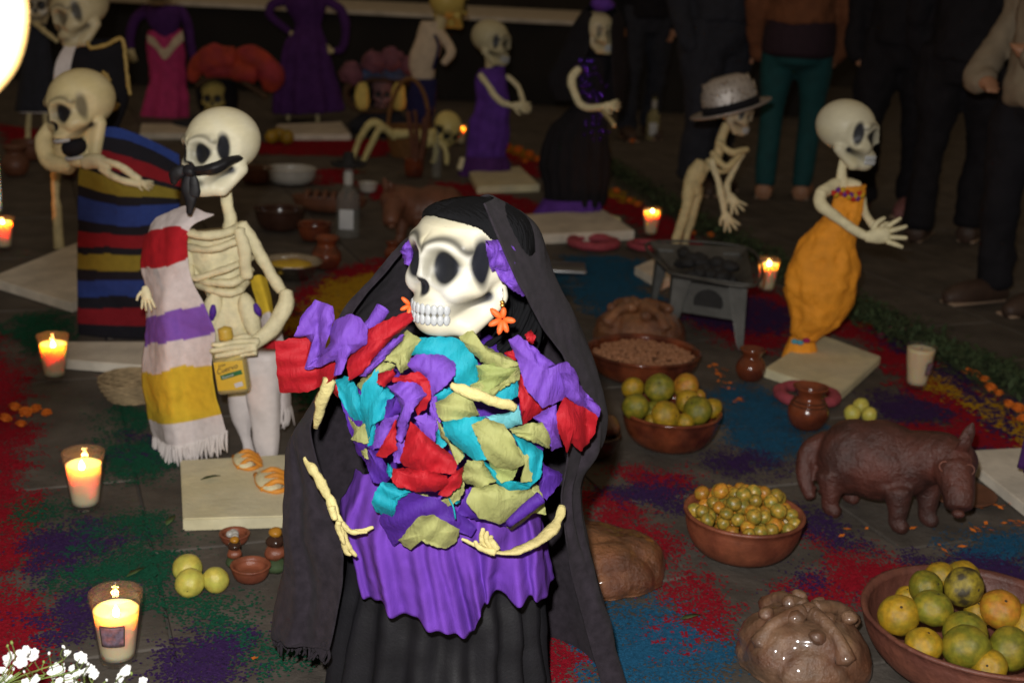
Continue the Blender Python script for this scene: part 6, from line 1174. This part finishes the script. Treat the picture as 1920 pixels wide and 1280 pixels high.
for i_, (x, y, r) in enumerate(((952, 282, 12), (972, 288, 13), (992, 296, 13), (1008, 304, 10), (985, 306, 8))): marigold(x, y, r, ORD[i_]+" orange marigold of the heap right of the purple dress", "marigold heap")
for i_, (x, y, r) in enumerate(((10, 790, 14), (28, 770, 15), (48, 778, 14), (68, 772, 13), (88, 778, 11), (40, 800, 12))): marigold(x, y, r, ORD[i_]+" dim orange marigold on the floor at the left edge", "marigolds at the left edge")
for i_, (x, y, r) in enumerate(((1652, 636, 11), (1668, 622, 9), (1692, 626, 11), (1698, 640, 9))): marigold(x, y, r, ORD[i_]+" dark magenta flower of the right border garland", "magenta flowers in the border", "magenta_flower")
gl = MB(); rs = np.random.RandomState(5); path = catmull(np.array([G(a, b) for a, b in ((1120, 300), (1180, 340), (1290, 410), (1420, 480), (1560, 560), (1640, 600), (1760, 660), (1860, 700), (1960, 745))]), 200)
for i in range(9000):
    k = rs.randint(0, 200); c = path[k]+[rs.normal(0, .055), rs.normal(0, .055), .008+abs(rs.normal(0, .007))]; d = nrm([rs.normal(), rs.normal(), rs.uniform(-.1, .5)]); u = nrm(np.cross(d, [0, 0, 1])); l = rs.uniform(.018, .045); w_ = l*.22
    gl.add((np.array([c, c+d*l*.5+u*w_, c+d*l, c+d*l*.5-u*w_]), [[0, 1, 2, 3]]))
tag(gl.make("leaf_garland", "garland", base=(path[100][0], path[100][1], 0), smooth=False, kind="stuff"), "thin green leaf garland along the edge of the carpet")
pt = MB(); rs = np.random.RandomState(8)
for (cx, cy, n, sp) in ((1350, 705, 10, 10), (1365, 725, 8, 10), (1340, 690, 6, 8), (1870, 950, 9, 14), (1905, 985, 8, 12), (1845, 995, 6, 10), (1390, 750, 4, 6), (1200, 600, 8, 40), (480, 1240, 2, 4), (1780, 1030, 4, 20), (1650, 1000, 4, 30), (1385, 755, 5, 8)):
    for _ in range(n):
        c = G(cx+rs.normal(0, sp), cy+rs.normal(0, sp*.4)); c[2] = .007; a = rs.uniform(0, 6.28); u = np.array([math.cos(a), math.sin(a), .15]); w_ = np.array([-math.sin(a), math.cos(a), rs.uniform(-.3, .3)]); l = rs.uniform(.006, .012); pt.add((np.array([c-u*l, c+w_*l*.5, c+u*l, c-w_*l*.5]), [[0, 1, 2, 3]]))
tag(pt.make("scattered_petals", "marigold", base=(0, 0, 0), smooth=False, kind="stuff"), "loose orange marigold petals on the floor")
for i, (x, y, a, l) in enumerate(((395, 895, .4, "dry leaf on the cream board beside the sandal"), (320, 975, 1.4, "dry green leaf on the floor before the cream board"), (255, 1072, .9, "pale leaf on the green sawdust at left"), (1295, 1156, .3, "dark pebble like leaf on the red sawdust"))):
    c = G(x, y, .036 if i == 0 else .008); u = np.array([math.cos(a), math.sin(a), .1]); w_ = np.array([-math.sin(a), math.cos(a), .25]); tag(mk("dry_leaf", *sheet_leaf(c, u, w_, .022), "leaf", base=c), l, "leaf") if False else tag(mk("dry_leaf", np.array([c-u*.022, c-u*.008+w_*.008, c+u*.01+w_*.007, c+u*.022, c+u*.01-w_*.006+[0, 0, .006], c-u*.008-w_*.008+[0, 0, .006], c+[0, 0, .002]]), [[0, 1, 6], [1, 2, 6], [2, 3, 6], [3, 4, 6], [4, 5, 6], [5, 0, 6]], "leaf", base=c, solid=.0008), l, "leaf")
# ------------------------------------------------------------------ baby's breath in the corner
bq = thing("flower_bouquet", (G(90, 1400)[0], 1.42, 0), "sprays of small white flowers in the lower left corner", "flowers"); YB = 1.42
vb = bq.location; mk("vase", *lathe((vb[0], YB, 0), [(.001, 0), (.05, 0), (.055, .02), (.045, .12), (.06, .22), (.057, .225), (.04, .12), (.045, .02), (.001, .01)], 28), "clay", bq)
rs = np.random.RandomState(12); stems = MB(); root = np.array([vb[0], YB, .2]); fd = None
FL = [(14, 1210, 3.4), (48, 1228, 3.6), (40, 1240, 8), (22, 1204, 4), (18, 1236, 9), (45, 1226, 9), (62, 1228, 9), (52, 1212, 3.4), (92, 1224, 3.6), (82, 1240, 3.2), (119, 1212, 4.2), (127, 1224, 4.6), (150, 1232, 7), (158, 1238, 5), (104, 1258, 9), (115, 1256, 6), (118, 1245, 4), (135, 1252, 4.5), (146, 1262, 6), (160, 1260, 6), (170, 1254, 7), (178, 1264, 6), (165, 1244, 3.6), (134, 1274, 9), (112, 1276, 5), (236, 1258, 8), (228, 1268, 7), (246, 1262, 4), (200, 1274, 3), (268, 1276, 5), (20, 1272, 5), (8, 1276, 8), (48, 1278, 5), (66, 1276, 7), (45, 1258, 3), (25, 1253, 4), (6, 1256, 5), (98, 1290, 8), (150, 1292, 8), (215, 1290, 7), (30, 1298, 8), (260, 1296, 7), (75, 1300, 8), (-20, 1240, 8), (-15, 1275, 8)]
def bloom(P, r, k):
    m = MB(); up_ = nrm(-fw*.8+upv*.7+rtv*rs.uniform(-.5, .5)); u = nrm(np.cross(up_, rtv)); w_ = np.cross(up_, u)
    for ring_, (n, q, t) in enumerate(((6, 1.0, .15), (5, .6, .6))):
        for i in range(n):
            a = i*6.283/n+ring_*.5+rs.uniform(-.2, .2); d = u*math.cos(a)+w_*math.sin(a); s = nrm(np.cross(d, up_)); L = r*q*rs.uniform(.85, 1.15)
            c = P+up_*r*.05; pts = []
            for v_ in (0, .35, .7, 1.0):
                ww = (.10, .34, .42, .16)[int(v_*3+.2)]*L; h_ = up_*L*(t*v_+.18*v_*v_*rs.uniform(-1, 1)); pts += [c+d*L*v_-s*ww+h_, c+d*L*v_+h_+up_*L*.06, c+d*L*v_+s*ww+h_]
            m.add((np.array(pts), gridf(4, 3)))
    return m
for i, (x, y, r) in enumerate(FL):
    P = V(x, y, YB+rs.uniform(-.05, .05)); s = mpp(P)
    if r > 4.3: bloom(P, r*1.6*s, i).make("flower", "flower_white", bq)
    else: mk("bud", *ell(P, np.array([.55, .55, .8])*r*1.3*s, roty(rs.uniform(-.6, .6)), 10, 8), "flower_white" if i % 3 else "bud_green", bq)
    j = V(x+rs.uniform(-14, 14)+(95-x)*.12, y+rs.uniform(22, 40), YB+rs.uniform(-.02, .02)); stems.add(tube([P-upv*r*.3*s, (P+j)/2+[rs.uniform(-.003, .003), 0, 0], j, (j+root)/2+[rs.uniform(-.01, .01), 0, .01], root], .0007, 5, 14, cap=False))
stems.make("stems", "bud_green", bq)
